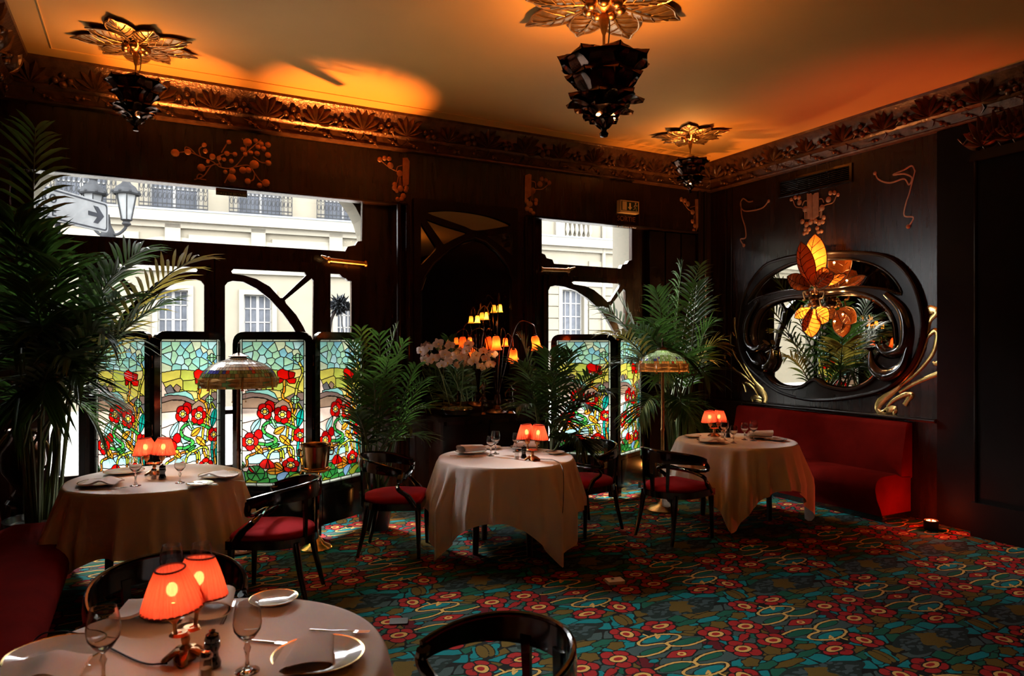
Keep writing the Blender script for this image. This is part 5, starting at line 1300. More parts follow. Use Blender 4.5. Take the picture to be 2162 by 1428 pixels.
a.stems([(mp(fR, [(625, 75), (700, 80), (780, 110), (700, 210), (670, 340), (640, 470), (590, 610), (500, 790), (380, 950), (230, 1080), (110, 1190), (72, 1270), (120, 1325), (200, 1300)]), [.03, .09, .07, .05, .055, .055, .05, .045, .05, .08, .085, .07, .05, .05]), (mp(fR, [(660, 420), (720, 360), (775, 335), (785, 430), (740, 600), (640, 740), (500, 880), (340, 1005)]), [.04, .05, .05, .045, .04, .04, .04, .03]),
         (mp(fR, [(815, 850), (680, 900), (500, 980), (335, 1080)]), [.05, .045, .04, .035]), (mp(fR, [(400, 1235), (440, 1170), (480, 1110), (390, 1115), (270, 1175), (190, 1250)]), [.05, .05, .06, .05, .04, .03]), (mp(fR, [(150, 1310), (210, 1290), (280, 1285), (272, 1350)]), [.04, .08, .07, .03]), (mp(fR, [(742, 710), (770, 735), (805, 725)]), [.02, .04, .05])], .03)
f8 = lambda x, y: (1480+x/2.38, 300+y/2.38)
a = Inlay('copper_tendril', ('X', XR-.003), 'small copper tendril at the upper left of the mirror wall', COPP)
a.stems([mp(f8, [(340, 297), (310, 330), (260, 345), (215, 345), (198, 315), (210, 285), (238, 300), (262, 297)]), mp(f8, [(200, 300), (205, 370), (222, 430), (224, 480), (198, 490), (215, 522)])], .016); a.blooms([(340, 297, .02), (216, 520, .022)], f8)
a = Inlay('copper_tendril', ('X', XR-.003), 'larger copper tendril at the upper right of the mirror wall', COPP)
a.stems([mp(f8, [(875, 157), (895, 190), (950, 205), (1020, 185), (1045, 215), (1060, 180), (1020, 160), (965, 165), (1020, 140), (1060, 120), (1077, 150)]), mp(f8, [(1077, 140), (1062, 200), (1047, 260), (1030, 310), (1022, 370), (1068, 380), (1042, 427)])], .016); a.blooms([(875, 157, .02), (1042, 425, .022)], f8)
f4 = lambda x, y: (1640+x/3.97, 380+y/3.97)
a = Inlay('copper_ornament', ('X', XR-.003), 'double copper ornament with berry sprays above the sconce', COPP)
a.plate([(258, 115), (275, 120), (290, 112), (301, 125), (303, 335), (262, 330)], f4); a.plate([(306, 128), (325, 112), (355, 105), (355, 300), (307, 335)], f4)
a.stems([mp(f4, q) for q in ([(258, 270), (210, 235), (160, 225), (135, 170)], [(215, 215), (230, 180), (258, 175)], [(355, 265), (400, 215), (470, 190), (500, 135)], [(395, 190), (380, 160), (355, 160)], [(238, 330), (235, 270)], [(250, 330), (248, 275)], [(365, 320), (368, 260)], [(378, 320), (378, 255)])], .012)
a.blooms([(122, 165, .022), (155, 148, .025), (187, 150, .025), (190, 190, .032), (240, 245, .036), (515, 125, .022), (485, 108, .025), (450, 110, .026), (435, 165, .034), (380, 235, .036), (215, 350, .03), (250, 375, .032), (285, 355, .032), (240, 415, .026), (270, 415, .026), (230, 450, .024), (255, 440, .024), (325, 345, .03), (355, 360, .032), (395, 315, .028), (385, 350, .03), (340, 405, .026), (375, 430, .025), (350, 435, .024)], f4)
f3 = lambda x, y: (400+x/3.571, 330+y/3.571)
YO = YB-.003
a = Inlay('copper_ornament', ('Y', YO), 'copper berry bracket at the right end of the wide valance', COPP)
a.plate([(1605, 15), (1640, 12), (1657, 40), (1650, 215), (1605, 230)], f3)
a.stems([mp(f3, q) for q in ([(1605, 130), (1545, 105), (1500, 80), (1440, 30)], [(1605, 70), (1570, 80), (1560, 110)], [(1580, 230), (1585, 150)], [(1595, 235), (1592, 160)], [(1560, 225), (1575, 150)])], .010)
a.blooms([(1435, 25, .028), (1470, 15, .026), (1505, 20, .026), (1515, 70, .034), (1585, 130, .034), (1548, 215, .028), (1545, 240, .028), (1590, 245, .032), (1635, 240, .026), (1612, 300, .03), (1570, 325, .026), (1600, 322, .026), (1562, 262, .026), (1630, 260, .024)], f3)
f7 = lambda x, y: (1060+x/4.0804, 350+y/4.0804)
a = Inlay('copper_ornament', ('Y', YO), 'copper berry bracket at the left end of the narrower valance', COPP)
a.plate([(195, 85), (230, 72), (250, 80), (245, 260), (192, 300)], f7)
a.stems([mp(f7, q) for q in ([(250, 210), (300, 205), (350, 200), (400, 160)], [(250, 130), (285, 145), (290, 190)], [(245, 310), (255, 230)], [(262, 300), (265, 230)])], .010)
a.blooms([(340, 115, .03), (375, 125, .028), (405, 148, .028), (325, 160, .036), (265, 215, .036), (210, 305, .03), (240, 330, .034), (290, 300, .03), (215, 370, .03), (245, 385, .03), (268, 410, .026), (290, 325, .026), (225, 340, .028)], f7)
a = Inlay('copper_ornament', ('Y', YO), 'dim copper berry bracket in the corner below the right pendant', COPP)
a.plate([(1660, 290), (1700, 290), (1705, 480), (1668, 570)], f7)
a.stems([mp(f7, q) for q in ([(1660, 400), (1610, 380), (1570, 330), (1545, 290)], [(1660, 350), (1620, 360)], [(1650, 500), (1655, 430)])], .010)
a.blooms([(1545, 290, .03), (1575, 300, .03), (1600, 330, .034), (1640, 400, .034), (1640, 480, .03), (1660, 520, .03), (1650, 560, .026)], f7)
f1 = lambda x, y: (x/2.975, y/2.975)
a = Inlay('copper_ornament', ('Y', YO), 'sprawling copper spray of round blossoms on the wide valance', COPP)
a.stems([mp(f1, q) for q in ([(1080, 965), (1180, 955), (1260, 985), (1330, 1012), (1390, 1052), (1470, 1050), (1540, 970), (1590, 920), (1640, 880)], [(1540, 970), (1545, 910), (1520, 870)], [(1390, 1030), (1330, 1040), (1280, 1105), (1220, 1130)], [(1330, 1040), (1265, 1055)], [(1390, 960), (1430, 895)], [(1260, 985), (1250, 940), (1283, 912)], [(1160, 955), (1165, 925), (1195, 935), (1230, 970)],
      [(1590, 985), (1640, 1020), (1690, 1025)], [(1470, 1050), (1560, 1040), (1600, 1090), (1640, 1140), (1690, 1150)], [(1460, 1060), (1410, 1150)], [(1600, 1090), (1590, 1130), (1555, 1140)], [(1280, 1105), (1250, 1095), (1240, 1120), (1295, 1130)], [(1390, 1050), (1370, 990), (1425, 965), (1475, 970)])], .011)
a.blooms([(x, y, r*.00165) for x, y, r in ((1437, 893, 14), (1283, 912, 14), (1290, 950, 14), (1555, 895, 24), (1605, 885, 14), (1640, 905, 16), (1683, 910, 17), (1683, 975, 18), (1655, 935, 16), (1620, 925, 16), (1615, 965, 16), (1575, 960, 14), (1685, 1025, 18), (1597, 1035, 26), (1525, 940, 16), (1540, 970, 14), (1425, 965, 16), (1475, 970, 14), (1333, 985, 18), (1375, 995, 14), (1407, 1003, 12), (1453, 1013, 14), (1460, 1075, 18), (1455, 1120, 24), (1560, 1070, 18), (1525, 1070, 20), (1555, 1140, 18), (1670, 1150, 22), (1630, 1165, 16), (1415, 1080, 12), (1180, 955, 18), (1100, 962, 22), (1265, 1055, 22), (1305, 1015, 12))], f1)

# ------------------------------------------------------------------ emergency exit signs
SIGNG = mat('exit_green', (.01, .05, .03), .4); SIGNW = mat('exit_cream', (.75, .62, .42), .6); GOLDT = mat('gold_lettering', (.40, .20, .08), .4, .6)
p = onY(1322, 439, YB-.004); e = thing('exit_sign', (p.x, YB-.002, p.z), 0, 'small exit box with running figure and arrow above the narrower window', 'exit sign')
MB().b2((-.14, -.075, -.075), (.14, 0, .075)).build('housing', SIGNW, e, smooth=False)
MB().b2((-.125, -.079, -.05), (.125, -.074, .06)).build('green_face', SIGNG, e, smooth=False)
MB().b2((-.115, -.082, -.045), (-.05, -.078, .055)).build('door_symbol', SIGNW, e, smooth=False)
m = MB(); m.prism([[(-.012, .045), (.012, .045), (.012, -.005), (.032, -.005), (0, -.04), (-.032, -.005), (-.012, -.005)]], lambda x, z, t: (x, -.082+t, z), .003); m.build('arrow', SIGNW, e, smooth=False)
m = MB(); m.prism([[(.085+.011*math.cos(t), .045+.011*math.sin(t)) for t in [2*PI*i/10 for i in range(10)]]], lambda x, z, t: (x, -.082+t, z), .003)
for q in ([(.083, .032), (.076, .0), (.068, -.02), (.052, -.035)], [(.077, .0), (.09, -.015), (.092, -.04), (.102, -.042)], [(.083, .028), (.068, .018), (.058, .0)], [(.083, .028), (.1, .015), (.108, .024)]): m.tube([(x, -.081, z) for x, z in q], .0055, 5, flat=.4)
m.build('running_figure', SIGNW, e, smooth=False)
text('SORTIE', .085, GOLDT, e, (-.135, -.001, -.165), (PI/2, 0, 0)); text('DE SECOURS', .05, GOLDT, e, (-.135, -.001, -.245), (PI/2, 0, 0))
p = onY(489, 405, YB+.065); e = thing('exit_sign', (p.x, YB+.065, p.z), 0, 'small orange topped exit sign hanging in the wide transom', 'exit sign')
MB().b2((-.137, -.006, -.005), (.137, .006, .045)).build('upper_plate', mat('orange_plate', (.55, .17, .05), .6), e, smooth=False); MB().b2((-.137, -.007, -.042), (.137, .005, -.006)).build('lower_plate', LACQ, e, smooth=False)
text('SORTIE DE SECOURS', .028, mat('gold_print', (.6, .45, .15), .5), e, (-.132, -.009, -.034), (PI/2, 0, 0)); m = MB(); m.prism([[(.115, -.012), (.121, -.012), (.121, -.026), (.127, -.026), (.118, -.036), (.109, -.026), (.115, -.026)]], lambda x, z, t: (x, -.009+t, z), .002); m.build('arrow', MATS['gold_print'], e, smooth=False)
for s_ in (-.1, .1): MB().tube([(s_, 0, .04), (s_, 0, ZV+.02-p.z)], .002, 5).build('hanger', BLACK, e)

# ------------------------------------------------------------------ air vent, pilaster, service door on the right wall
a, b = onX(1645, 402, XR-.003), onX(1800, 362, XR-.003); ya, yb_ = b.y, a.y; zv = (a.z+b.z)/2
e = thing('air_vent', (XR-.002, ya, zv), 0, 'dark slatted air vent under the cornice of the mirror wall', 'vent')
m = MB(); L = yb_-ya; m.prism([[(0, -.10), (L, -.10), (L, .10), (0, .10)], [(.03, -.075), (L-.03, -.075), (L-.03, .075), (.03, .075)]], lambda y, z, t: (-t, y, z), .015); m.build('frame', LACQ, e, smooth=False)
for k in range(7): MB().box((-.008, L/2, -.062+.0205*k), (.016, L-.06, .004), M=Matrix.Rotation(.6, 3, 'Y')).build('slat', LACQ, e, smooth=False)
MATTE = mat('matt_dark_wood', (.004, .002, .0016), .7, var=.3, spec=.1)
MB().b2((XR-.03, 3.62, 0), (XR, 3.99, 3.69)).build('trim_51', MATTE, smooth=False)['kind'] = 'structure'
pil = thing('trim_50', (0, 0, 0), 0, 'tall dark wood pilaster ending the mirror wall', None, None, 'structure')
MB().b2((XR-.16, 2.96, 0), (XR, 3.57, 3.35)).build('shaft', MATTE, pil, smooth=False); MB().b2((XR-.19, 2.92, 0), (XR, 3.60, .30)).build('plinth', MATTE, pil, smooth=False); MB().b2((XR-.20, 2.92, 3.30), (XR, 3.6, 3.38)).build('abacus', WOODH, pil, smooth=False)
for k in range(5):
    o = link('leaf', LEAF, pil); o.location = (XR-.17, 3.02+.12*k, 3.42+.02*(k % 2)); o.rotation_euler = (Matrix.Rotation(-PI/2, 3, 'Z') @ Matrix.Rotation(.3, 3, 'X')).to_euler(); o.scale = (1, 1, 1.3)
    o = link('berry_cluster', BERRY, pil); o.location = (XR-.17, 3.06+.12*k, 3.5); o.rotation_euler = (0, 0, -PI/2)
MB().tube([(XR-.16, 2.96, .3), (XR-.16, 2.96, 3.3)], .016, 8).build('bead', WOODH, pil); MB().tube([(XR-.16, 3.57, .3), (XR-.16, 3.57, 3.3)], .016, 8).build('bead', WOODH, pil)
d = thing('door_1', (0, 0, 0), 0, 'dark service door beyond the pilaster', None, None, 'structure')
MB().b2((XR-.05, 1.9, 0), (XR, 2.88, 2.3)).build('leaf', MATTE, d, smooth=False)
for z0, z1 in ((.15, .95), (1.15, 2.15)): MB().b2((XR-.062, 2.02, z0), (XR-.045, 2.76, z1)).build('panel', MATTE, d, smooth=False)
h = onX(2105, 832, XR-.05); MB().tube([(XR-.05, h.y-.05, h.z), (XR-.1, h.y-.05, h.z), (XR-.11, h.y+.1, h.z)], .011, 8).build('handle', BRASSD, d)
# flat panel mouldings on the mirror wall
for i, y in enumerate((6.62, 6.72)):
    o = MB().tube([(XR-.006, y, 1.0), (XR-.006, y, 3.68)], .009, 6).build('trim_%d' % (60+i), WOODH); tag(o, 'slim vertical moulding on the mirror wall near the corner', kind='structure')

# ------------------------------------------------------------------ pier mirror between the windows
f6 = lambda x, y: (760+x/2.745, 380+y/2.745)
def py(l): return [(lambda q: (q.x, q.z))(onY(*f6(x, y), YB-.01)) for x, y in l]
M1 = smooth2(py([(388, 195), (440, 184), (540, 182), (680, 200), (780, 226), (866, 263), (820, 275), (670, 296), (600, 272), (500, 237)]), 3)
M2 = roundpoly(py([(376, 230), (470, 265), (618, 310), (540, 345), (480, 378), (440, 320)]), .02); M3 = roundpoly(py([(348, 245), (362, 275), (438, 395), (430, 412), (348, 498)]), .02); M4 = roundpoly(py([(730, 328), (876, 305), (876, 440), (800, 375)]), .02)
M5 = py([(345, 640), (372, 560), (430, 480), (520, 402), (600, 356), (660, 341), (720, 362), (790, 420), (850, 500), (876, 570)])
M5 = M5+[(M5[-1][0], 1.0), (M5[0][0], 1.0)]
pm = thing('pier_mirror', (0, 0, 0), 0, 'tall arched mirror with curved dark bars between the two windows', 'mirror')
x0, x1 = B1[1]+.16, B2[0]-.13; xa, xb = min(p[0] for p in M5)-.07, max(p[0] for p in M5)+.07
m = MB(); m.prism([[(xa, .955), (xb, .955), (xb, 3.22), (xa, 3.22)], M1, M2, M3, M4, M5], lambda x, z, t: (x, YB-.004-t, z), .035); m.build('frame', WOODH, pm, angle=30)
plY = lambda x, z, d: (x, YB-.004-d, z)
for l in (M1, M2, M3, M4): m = MB(); m.prism([l], lambda x, z, t: (x, YB-.006-t, z), .006); m.build('mirror_pane', MIRROR, pm, smooth=False)
bevelled(M5, pm, plY, .95)
MB().tube([(x, YB-.04, z) for x, z in M5[:10]], .014, 8).build('arch_moulding', WOODH, pm)
# ------------------------------------------------------------------ pendants: leaf rosette, rod, lotus bud
def petal(mb, ring, z0, length, width, out, curl, a, n=7, k=9, mi=None):
    """cupped leaf: leaves radius `ring` at height z0, runs up and outward by `out`, tip curls over"""
    c, s_ = math.cos(a), math.sin(a)
    def pt(i, j):
        t = i/(k-1); v = j/(n-1)*2-1; w = width*1.2*(math.sin(PI*(.16+.60*t))**.9)*(1 if t < .8 else max(.06, 1-((t-.8)/.2)**1.6))
        r = ring+out*(t**1.15)+curl*max(0, t-.65)**1.5*2-.25*width*v*v*(1-t*.4); z = z0+length*math.sin(t*PI/2*.92)-abs(v)**2*.02*t-curl*.6*max(0, t-.75)*2
        return (r*c-w*v*s_, r*s_+w*v*c, z)
    mb.grid(pt, k, n, mi)
ROSE = mat('rosette_gilt', (.42, .24, .10), .33, .8, var=.35, scale=18, bump=.4, bscale=40)
def rosette_leaf(L, Wd):
    out = [(0, 0), (L*.12, Wd*.25), (L*.35, Wd*.5), (L*.62, Wd*.5), (L*.82, Wd*.36), (L*.93, Wd*.14), (L*1.05, 0)]
    full = out+[(x, -y) for x, y in out[-2:0:-1]]; sm = smooth2(full, 3)
    m = MB(); N, K = 10, 7
    def half(x): return max(.002, np.interp(x, [p[0] for p in out], [p[1] for p in out]))
    m.grid(lambda i, j: (L*1.03*i/(N-1), half(L*1.03*i/(N-1))*(j/(K-1)*2-1), -.012-.02*math.sin(PI*i/(N-1))*(1-(j/(K-1)*2-1)**2)), N, K)
    blade = m.mesh('leaf', ROSE, angle=60)
    m = MB(); m.tube([(x, y, -.016) for x, y in sm+[sm[0]]], .006, 6, cap=False); rim = m.mesh('leaf_rim', ROSE)
    m = MB(); m.tube([(0, 0, -.03), (L*.5, 0, -.042), (L*1.03, 0, -.018)], [.007, .006, .003], 6)
    veins = [m.mesh('vein', ROSE)]
    for k in range(5):
        x = L*(.12+.15*k)
        for s_ in (-1, 1):
            x2 = min(L*.97, x+L*.2); m = MB(); m.tube([(x, 0, -.036), ((x+x2)/2, s_*half(x2)*.5, -.030), (x2, s_*half(x2)*.95, -.018)], .0038, 5); veins.append(m.mesh('vein', ROSE))
    return blade, rim, veins
RL = [rosette_leaf(.37, .185), rosette_leaf(.30, .165)]
def make_pendant():
    e = thing('pendant_lamp', (0, 0, 0), 0, 'x', 'pendant lamp', 'lotus pendant lamps')
    for k in range(9):
        b, rim, vs_ = RL[k % 2]; o = link('leaf', b, e); a = 2*PI*k/9+.15; o.location = (.055*math.cos(a), .055*math.sin(a), -.004-.010*(k % 2)); o.rotation_euler = (0, .015, a)
        link('leaf_rim', rim, o)
        for v in vs_: link('vein', v, o)
    m = MB(); m.lathe([(.09, -.002), (.095, -.03), (.06, -.06), (.03, -.075), (.016, -.09)], 20); m.build('hub', GILT, e)
    for k in range(7):
        a = 2*PI*k/7; MB().ball((.078*math.cos(a), .078*math.sin(a), -.062), .030, 10).build('boss', GILT, e)
    MB().lathe([(.012, -.08), (.02, -.10), (.024, -.13), (.014, -.18), (.007, -.20), (.0065, -.42)], 12).build('rod', BRASSD, e)
    MB().tube(bez([(.015, -.01, -.085), (.035, -.012, -.13), (.03, -.01, -.22), (.01, -.01, -.30), (.05, -.02, -.36)], 6), .0035, 6).build('cord', BLACK, e)
    zb = -.68
    tiers = [(8, .075, zb+.17, .20, .095, .135, .05), (7, .06, zb+.13, .16, .085, .10, .07), (7, .05, zb+.10, .075, .062, .115, .07), (6, .035, zb+.055, .06, .045, .085, .06), (6, .012, zb+.0, .065, .035, .055, .03)]
    for ti, (n_, ring, z0, ln, wd, out, curl) in enumerate(tiers):
        for k in range(n_):
            m = MB(); petal(m, ring, z0, ln, wd, out, curl, 2*PI*k/n_+.4*ti); m.build('petal', BRONZE, e, angle=180)
    m = MB(); m.lathe([(0, zb-.045), (.018, zb-.04), (.022, zb-.025), (.012, zb-.012), (.016, zb+.0), (.03, zb+.05), (.05, zb+.1), (.07, zb+.17), (.03, zb+.24), (.007, zb+.28)], 14); m.build('core', BRONZE, e)
    bm_ = glow('pendant_bulb', (1, .55, .2), 14)
    for k in range(3): a = 2*PI*k/3+.9; MB().ball((.045*math.cos(a), .045*math.sin(a), zb+.058), .012, 8).build('bulb', bm_, e)
    return e
PEN = make_pendant()
pends = [((-.06, 6.13), 'lotus pendant with leaf rosette at the left near the wide window', 1.0, 17), ((2.73, 3.88), 'largest lotus pendant with leaf rosette hanging nearest the viewer', 1.42, 50), ((5.37, 5.98), 'lotus pendant with leaf rosette in the far right corner', .95, 17), ((.4, -1.2), 'lotus pendant behind the viewer at left', 1.2, 36), ((4.6, -.6), 'lotus pendant behind the viewer at right', 1.2, 36)]
for i, ((x, y), lab, sc, pw) in enumerate(pends):
    o = PEN if i == 0 else again(PEN, (0, 0, 0), 0, lab); o.location = (x, y, ZC-.002); o['label'] = lab; o.scale = (sc, sc, sc*(.96 if i != 1 else .92)); o.rotation_euler = (0, 0, .5*i)
    lamp('cup_light', (x, y, ZC-.36*sc), pw, (1, .42, .10), .06)

# ------------------------------------------------------------------ flower sconce before the oval mirror
XS = XR-.20
AMB = translucent('amber_leaf_glass', (.90, .215, .035), .75, .3, .25, 8)
sc_ = onX(1713, 632, XS); sco = thing('wall_sconce', sc_, 0, 'glowing amber flower sconce hanging before the oval mirror', 'wall lamp')
def S4(x, y, dx=0): q = onX(1640+x/3.97, 380+y/3.97, XS-dx); return Vector((XS-dx, q.y, q.z))-sc_
def sleaf(b, t, w, bulge, dx=(0, .0), flip=1, ribs=5):
    B_, T = S4(*b, dx[0]), S4(*t, dx[1]); d = T-B_; L = d.length; d.normalize(); nor = Vector((-1, 0, 0)); sd = d.cross(nor).normalized(); K, N = 10, 7
    def P(t_, v):
        ww = w*max(.02, math.sin(PI*(.10+.88*t_)**1.15))**.8 if t_ < .995 else .002
        return B_+d*(L*t_)+sd*(ww*v)+nor*(bulge*math.sin(PI*min(1, t_*1.05))*(1-.9*v*v)+.02*t_)
    m = MB(); m.grid(lambda i, j: P(i/(K-1), j/(N-1)*2-1), K, N); o = m.build('leaf_shade', AMB, sco, angle=180, flip=False)
    m = MB(); m.tube([P(i/9, 0)+nor*.003 for i in range(10)], .0035, 5); m.build('rib', BRONZE, o)
    for s_ in (-1, 1):
        MB().tube([P(i/9, s_) for i in range(10)], .005, 5).build('rim', BRONZE, o)
        for k in range(ribs): t0 = .12+.15*k; MB().tube([P(t0, 0)+nor*.003, P(t0+.09, s_*.5)+nor*.003, P(t0+.15, s_*.95)+nor*.002], .003, 5).build('rib', BRONZE, o)
    return o
sleaf((325, 890), (330, 452), .155, .07, (0, 0)); sleaf((300, 890), (212, 520), .11, .09, (.02, .10))
sleaf((275, 900), (98, 812), .09, .07, (.02, .08)); sleaf((290, 895), (230, 752), .07, .05, (0, 0)); sleaf((340, 900), (445, 745), .11, .07, (.0, .02)); sleaf((345, 895), (490, 790), .06, .06, (.02, .05)); sleaf((360, 890), (595, 795), .05, .04, (-.02, -.05))
sleaf((280, 1080), (160, 1155), .06, .06, (.02, .06)); sleaf((300, 1085), (305, 1322), .12, .07, (.03, .05)); sleaf((330, 1085), (447, 1185), .10, .06, (.0, .02)); sleaf((290, 1085), (232, 1275), .05, .06, (.04, .09))
m = MB(); m.lathe([(.02, -.09), (.05, -.07), (.06, -.03), (.045, 0), (.06, .035), (.055, .08), (.03, .10), (.012, .12)], 14, c=(.05, 0, 0)); m.build('body', BRONZE, sco)
for x, y, r in ((252, 950, .022), (295, 945, .026), (330, 950, .02), (285, 995, .024), (310, 1040, .028), (275, 1050, .024), (300, 1015, .022)): MB().ball(S4(x, y, .03), r, 8).build('boss', GILT, sco)
for pts in ([(250, 935), (222, 945), (235, 1000), (220, 1010)], [(350, 935), (400, 940), (385, 990), (360, 1000), (375, 1060), (405, 1085)], [(240, 1080), (212, 1075), (208, 1050)], [(240, 905), (285, 885), (325, 905)]): MB().tube(bez([S4(*q, .02) for q in pts], 5), .009, 8).build('scroll', GILT, sco)
MB().tube([(.05, 0, 0), (XR-XS-.06, 0, 0)], .02, 8).build('bracket', BRONZE, sco)
for (x, y, dx), pw in (((345, 700, .0), 11), ((300, 850, .04), 5), ((420, 850, .03), 6), ((310, 1200, .04), 8), ((240, 1130, .04), 4), ((400, 1140, .02), 5)):
    q = S4(x, y, dx-.055); MB().ball(q, .009, 8).build('bulb', glow('sconce_bulb', (1, .42, .1), 1.3), sco); lamp('bulb_light', q+Vector((.0, 0, .022)), pw, (1, .5, .17), .008, parent=sco)

# ------------------------------------------------------------------ console with orchids, tulip lamp and figurines
cb = thing('console_cabinet', (0, 0, 0), 0, 'dark wood console cabinet under the pier mirror', 'cabinet')
cx0, cx1, cy0, cy1 = 2.66, 3.74, 6.60, 6.985
MB().b2((cx0, cy0+.04, .06), (cx1, cy1, .90)).build('body', WOOD, cb, smooth=False); MB().b2((cx0+.04, cy0+.08, 0), (cx1-.04, cy1, .06)).build('plinth', LACQ, cb, smooth=False)
MB().b2((cx0-.04, cy0, .90), (cx1+.04, cy1, .945)).build('top', WOODH, cb, smooth=False)
for s_ in (0, 1):
    xa_, xb_ = (cx0+.03, (cx0+cx1)/2-.01) if s_ == 0 else ((cx0+cx1)/2+.01, cx1-.03)
    dd = MB().b2((xa_, cy0+.02, .12), (xb_, cy0+.042, .86)).build('door', WOODH, cb, smooth=False); MB().ball(((xb_-.03) if s_ == 0 else (xa_+.03), cy0+.008, .52), .014, 8).build('knob', BRASSD, dd)
TOPZ = .946
# tulip lamp
TUL = translucent('orange_tulip_glass', (.95, .16, .035), .7, .3, .25, 9); TULY = translucent('yellow_tulip_glass', (.98, .55, .14), .7, .3, .2, 9)
tb = onY(1050, 860, 6.74); tl = thing('tulip_lamp', (tb.x, 6.74, TOPZ), 0, 'bronze lamp of arching stems with orange and yellow flower shades', 'lamp')
MB().lathe([(.12, 0), (.125, .015), (.10, .035), (.05, .05), (.03, .09), (.04, .12), (.03, .2)], 20).build('base', BRONZE, tl)
def tulip(u, v, y, sz, mt, pw, tilt=(0, 0)):
    q = onY(u, v, y)-Vector((tb.x, 6.74, TOPZ)); top = q+Vector((0, 0, sz*1.0)); k = .5+.5*(q.z > .6)
    MB().tube(bez([(0, 0, .15), (q.x*.15, q.y*.2, max(.35, q.z*.6)), (q.x*.5, q.y*.5, q.z+sz*2.2), (q.x*.9, q.y*.9, q.z+sz*2.3), top+Vector((0, 0, .01))], 6), .0055, 6).build('stem', BRONZE, tl)
    m = MB(); n_ = 20
    prof = [(.012, sz), (sz*.34, sz*.92), (sz*.46, sz*.6), (sz*.46, sz*.1), (sz*.52, -sz*.35), (sz*.68, -sz*.62)]
    m.lathe(prof, n_, cap=False, fn=lambda a, z: 1+(.10*math.cos(5*a) if z < 0 else 0)); o = m.build('flower_shade', mt, tl, angle=180, flip=False); o.location = q; o.rotation_euler = (tilt[0], tilt[1], 0)
    MB().lathe([(.006, sz*1.18), (.016, sz*1.1), (.018, sz*.95), (.012, sz*.9)], 10).build('socket', BRONZE, o); MB().ball((0, 0, sz*.35), .013, 8).build('bulb', glow('tulip_bulb', (1, .6, .2), 16), o)
    lamp('bulb_light', (0, 0, sz*.35-.03), pw, (1, .45, .12), .015, parent=o)
for a_ in ((1048, 728, 6.55, .092, TUL, 1.2, (0, -.05)), (1132, 727, 6.42, .092, TUL, 1.2, (0, -.25)), (1084, 752, 6.48, .088, TUL, .9, (.5, -.3)), (992, 722, 6.8, .05, TUL, .5), (1067, 725, 6.85, .06, TUL, .6), (1008, 676, 6.90, .05, TULY, .8), (1028, 669, 6.92, .052, TULY, .8), (1055, 653, 6.91, .055, TULY, .8)): tulip(*a_)
# orchids in a mossy bowl
PET = translucent('white_orchid', (.86, .74, .72), .45, .6, .06, 10); STEMG = mat('plant_stem', (.09, .12, .03), .6); MOSS = mat('moss', (.05, .07, .015), .9, var=.5, scale=40, bump=1.0, bscale=80); GOLDC = mat('orchid_centre', (.7, .42, .10), .5)
ob = onY(962, 862, 6.76); orc = thing('orchid_arrangement', (ob.x, 6.76, TOPZ), 0, 'white orchids arching over a mossy bowl on the console', 'orchids')
MB().lathe([(.10, 0), (.17, .02), (.20, .07), (.195, .075), (.16, .03), (0, .025)], 24).build('bowl', LACQ, orc)
m = MB(); rnd = random.Random(4)
for k in range(26): a, r = rnd.uniform(0, 2*PI), .16*math.sqrt(rnd.random()); m.ball((r*math.cos(a), r*math.sin(a), .07), rnd.uniform(.025, .04), 6, sc=(1, 1, .6))
tag(m.build('moss', MOSS, orc), kind='stuff')
def orchid_flower():
    m = MB()
    for k, (a, L, w) in enumerate(((PI/2, .052, .020), (PI/2+2.3, .05, .016), (PI/2-2.3, .05, .016), (.12, .058, .030), (PI-.12, .058, .030))):
        d = Vector((math.cos(a), 0, math.sin(a))); s_ = Vector((-math.sin(a), 0, math.cos(a)))
        m.grid(lambda i, j: d*(L*i/4)+s_*(w*(j-1)*math.sin(PI*min(.97, .12+.85*i/4))**.7)+Vector((0, -.006-.010*math.sin(PI*i/4)+.006*(j-1)**2, 0)), 5, 3, 0)
    m.ball((0, -.014, -.006), .010, 6, 1, (1, 1.2, 1)); return m.mesh('orchid_flower', [PET, GOLDC], angle=180, flip=False)
OF = orchid_flower(); rnd = random.Random(9)
sprays = [([(905, 735), (925, 725), (940, 748), (915, 758), (932, 770), (898, 760), (950, 730), (945, 765), (890, 742), (955, 752)]), ([(985, 740), (1005, 750), (1020, 742), (1000, 762), (1025, 758), (1035, 770), (975, 755), (1015, 775), (990, 728), (1040, 748)])]
for si, sp in enumerate(sprays):
    base = Vector((-.05+.1*si, 0, .06)); q0 = onY(*sp[0], 6.66)-Vector((ob.x, 6.76, TOPZ)); q1 = onY(*sp[-1], 6.66)-Vector((ob.x, 6.76, TOPZ))
    st = MB().tube(bez([base, base*.5+q0*.5+Vector((0, 0, .08)), q0+Vector((0, .02, .04)), (q0+q1)/2+Vector((0, .03, .03)), q1], 6), .004, 6).build('stem', STEMG, orc)
    for k, (u, v) in enumerate(sp):
        o = link('orchid_flower', OF, orc); o.location = onY(u, v, 6.62+rnd.uniform(0, .1))-Vector((ob.x, 6.76, TOPZ)); o.rotation_euler = (rnd.uniform(-.3, .4), rnd.uniform(-.5, .5), -YAW+rnd.uniform(-.5, .5)); f = rnd.uniform(.95, 1.2); o.scale = (f, f, f)
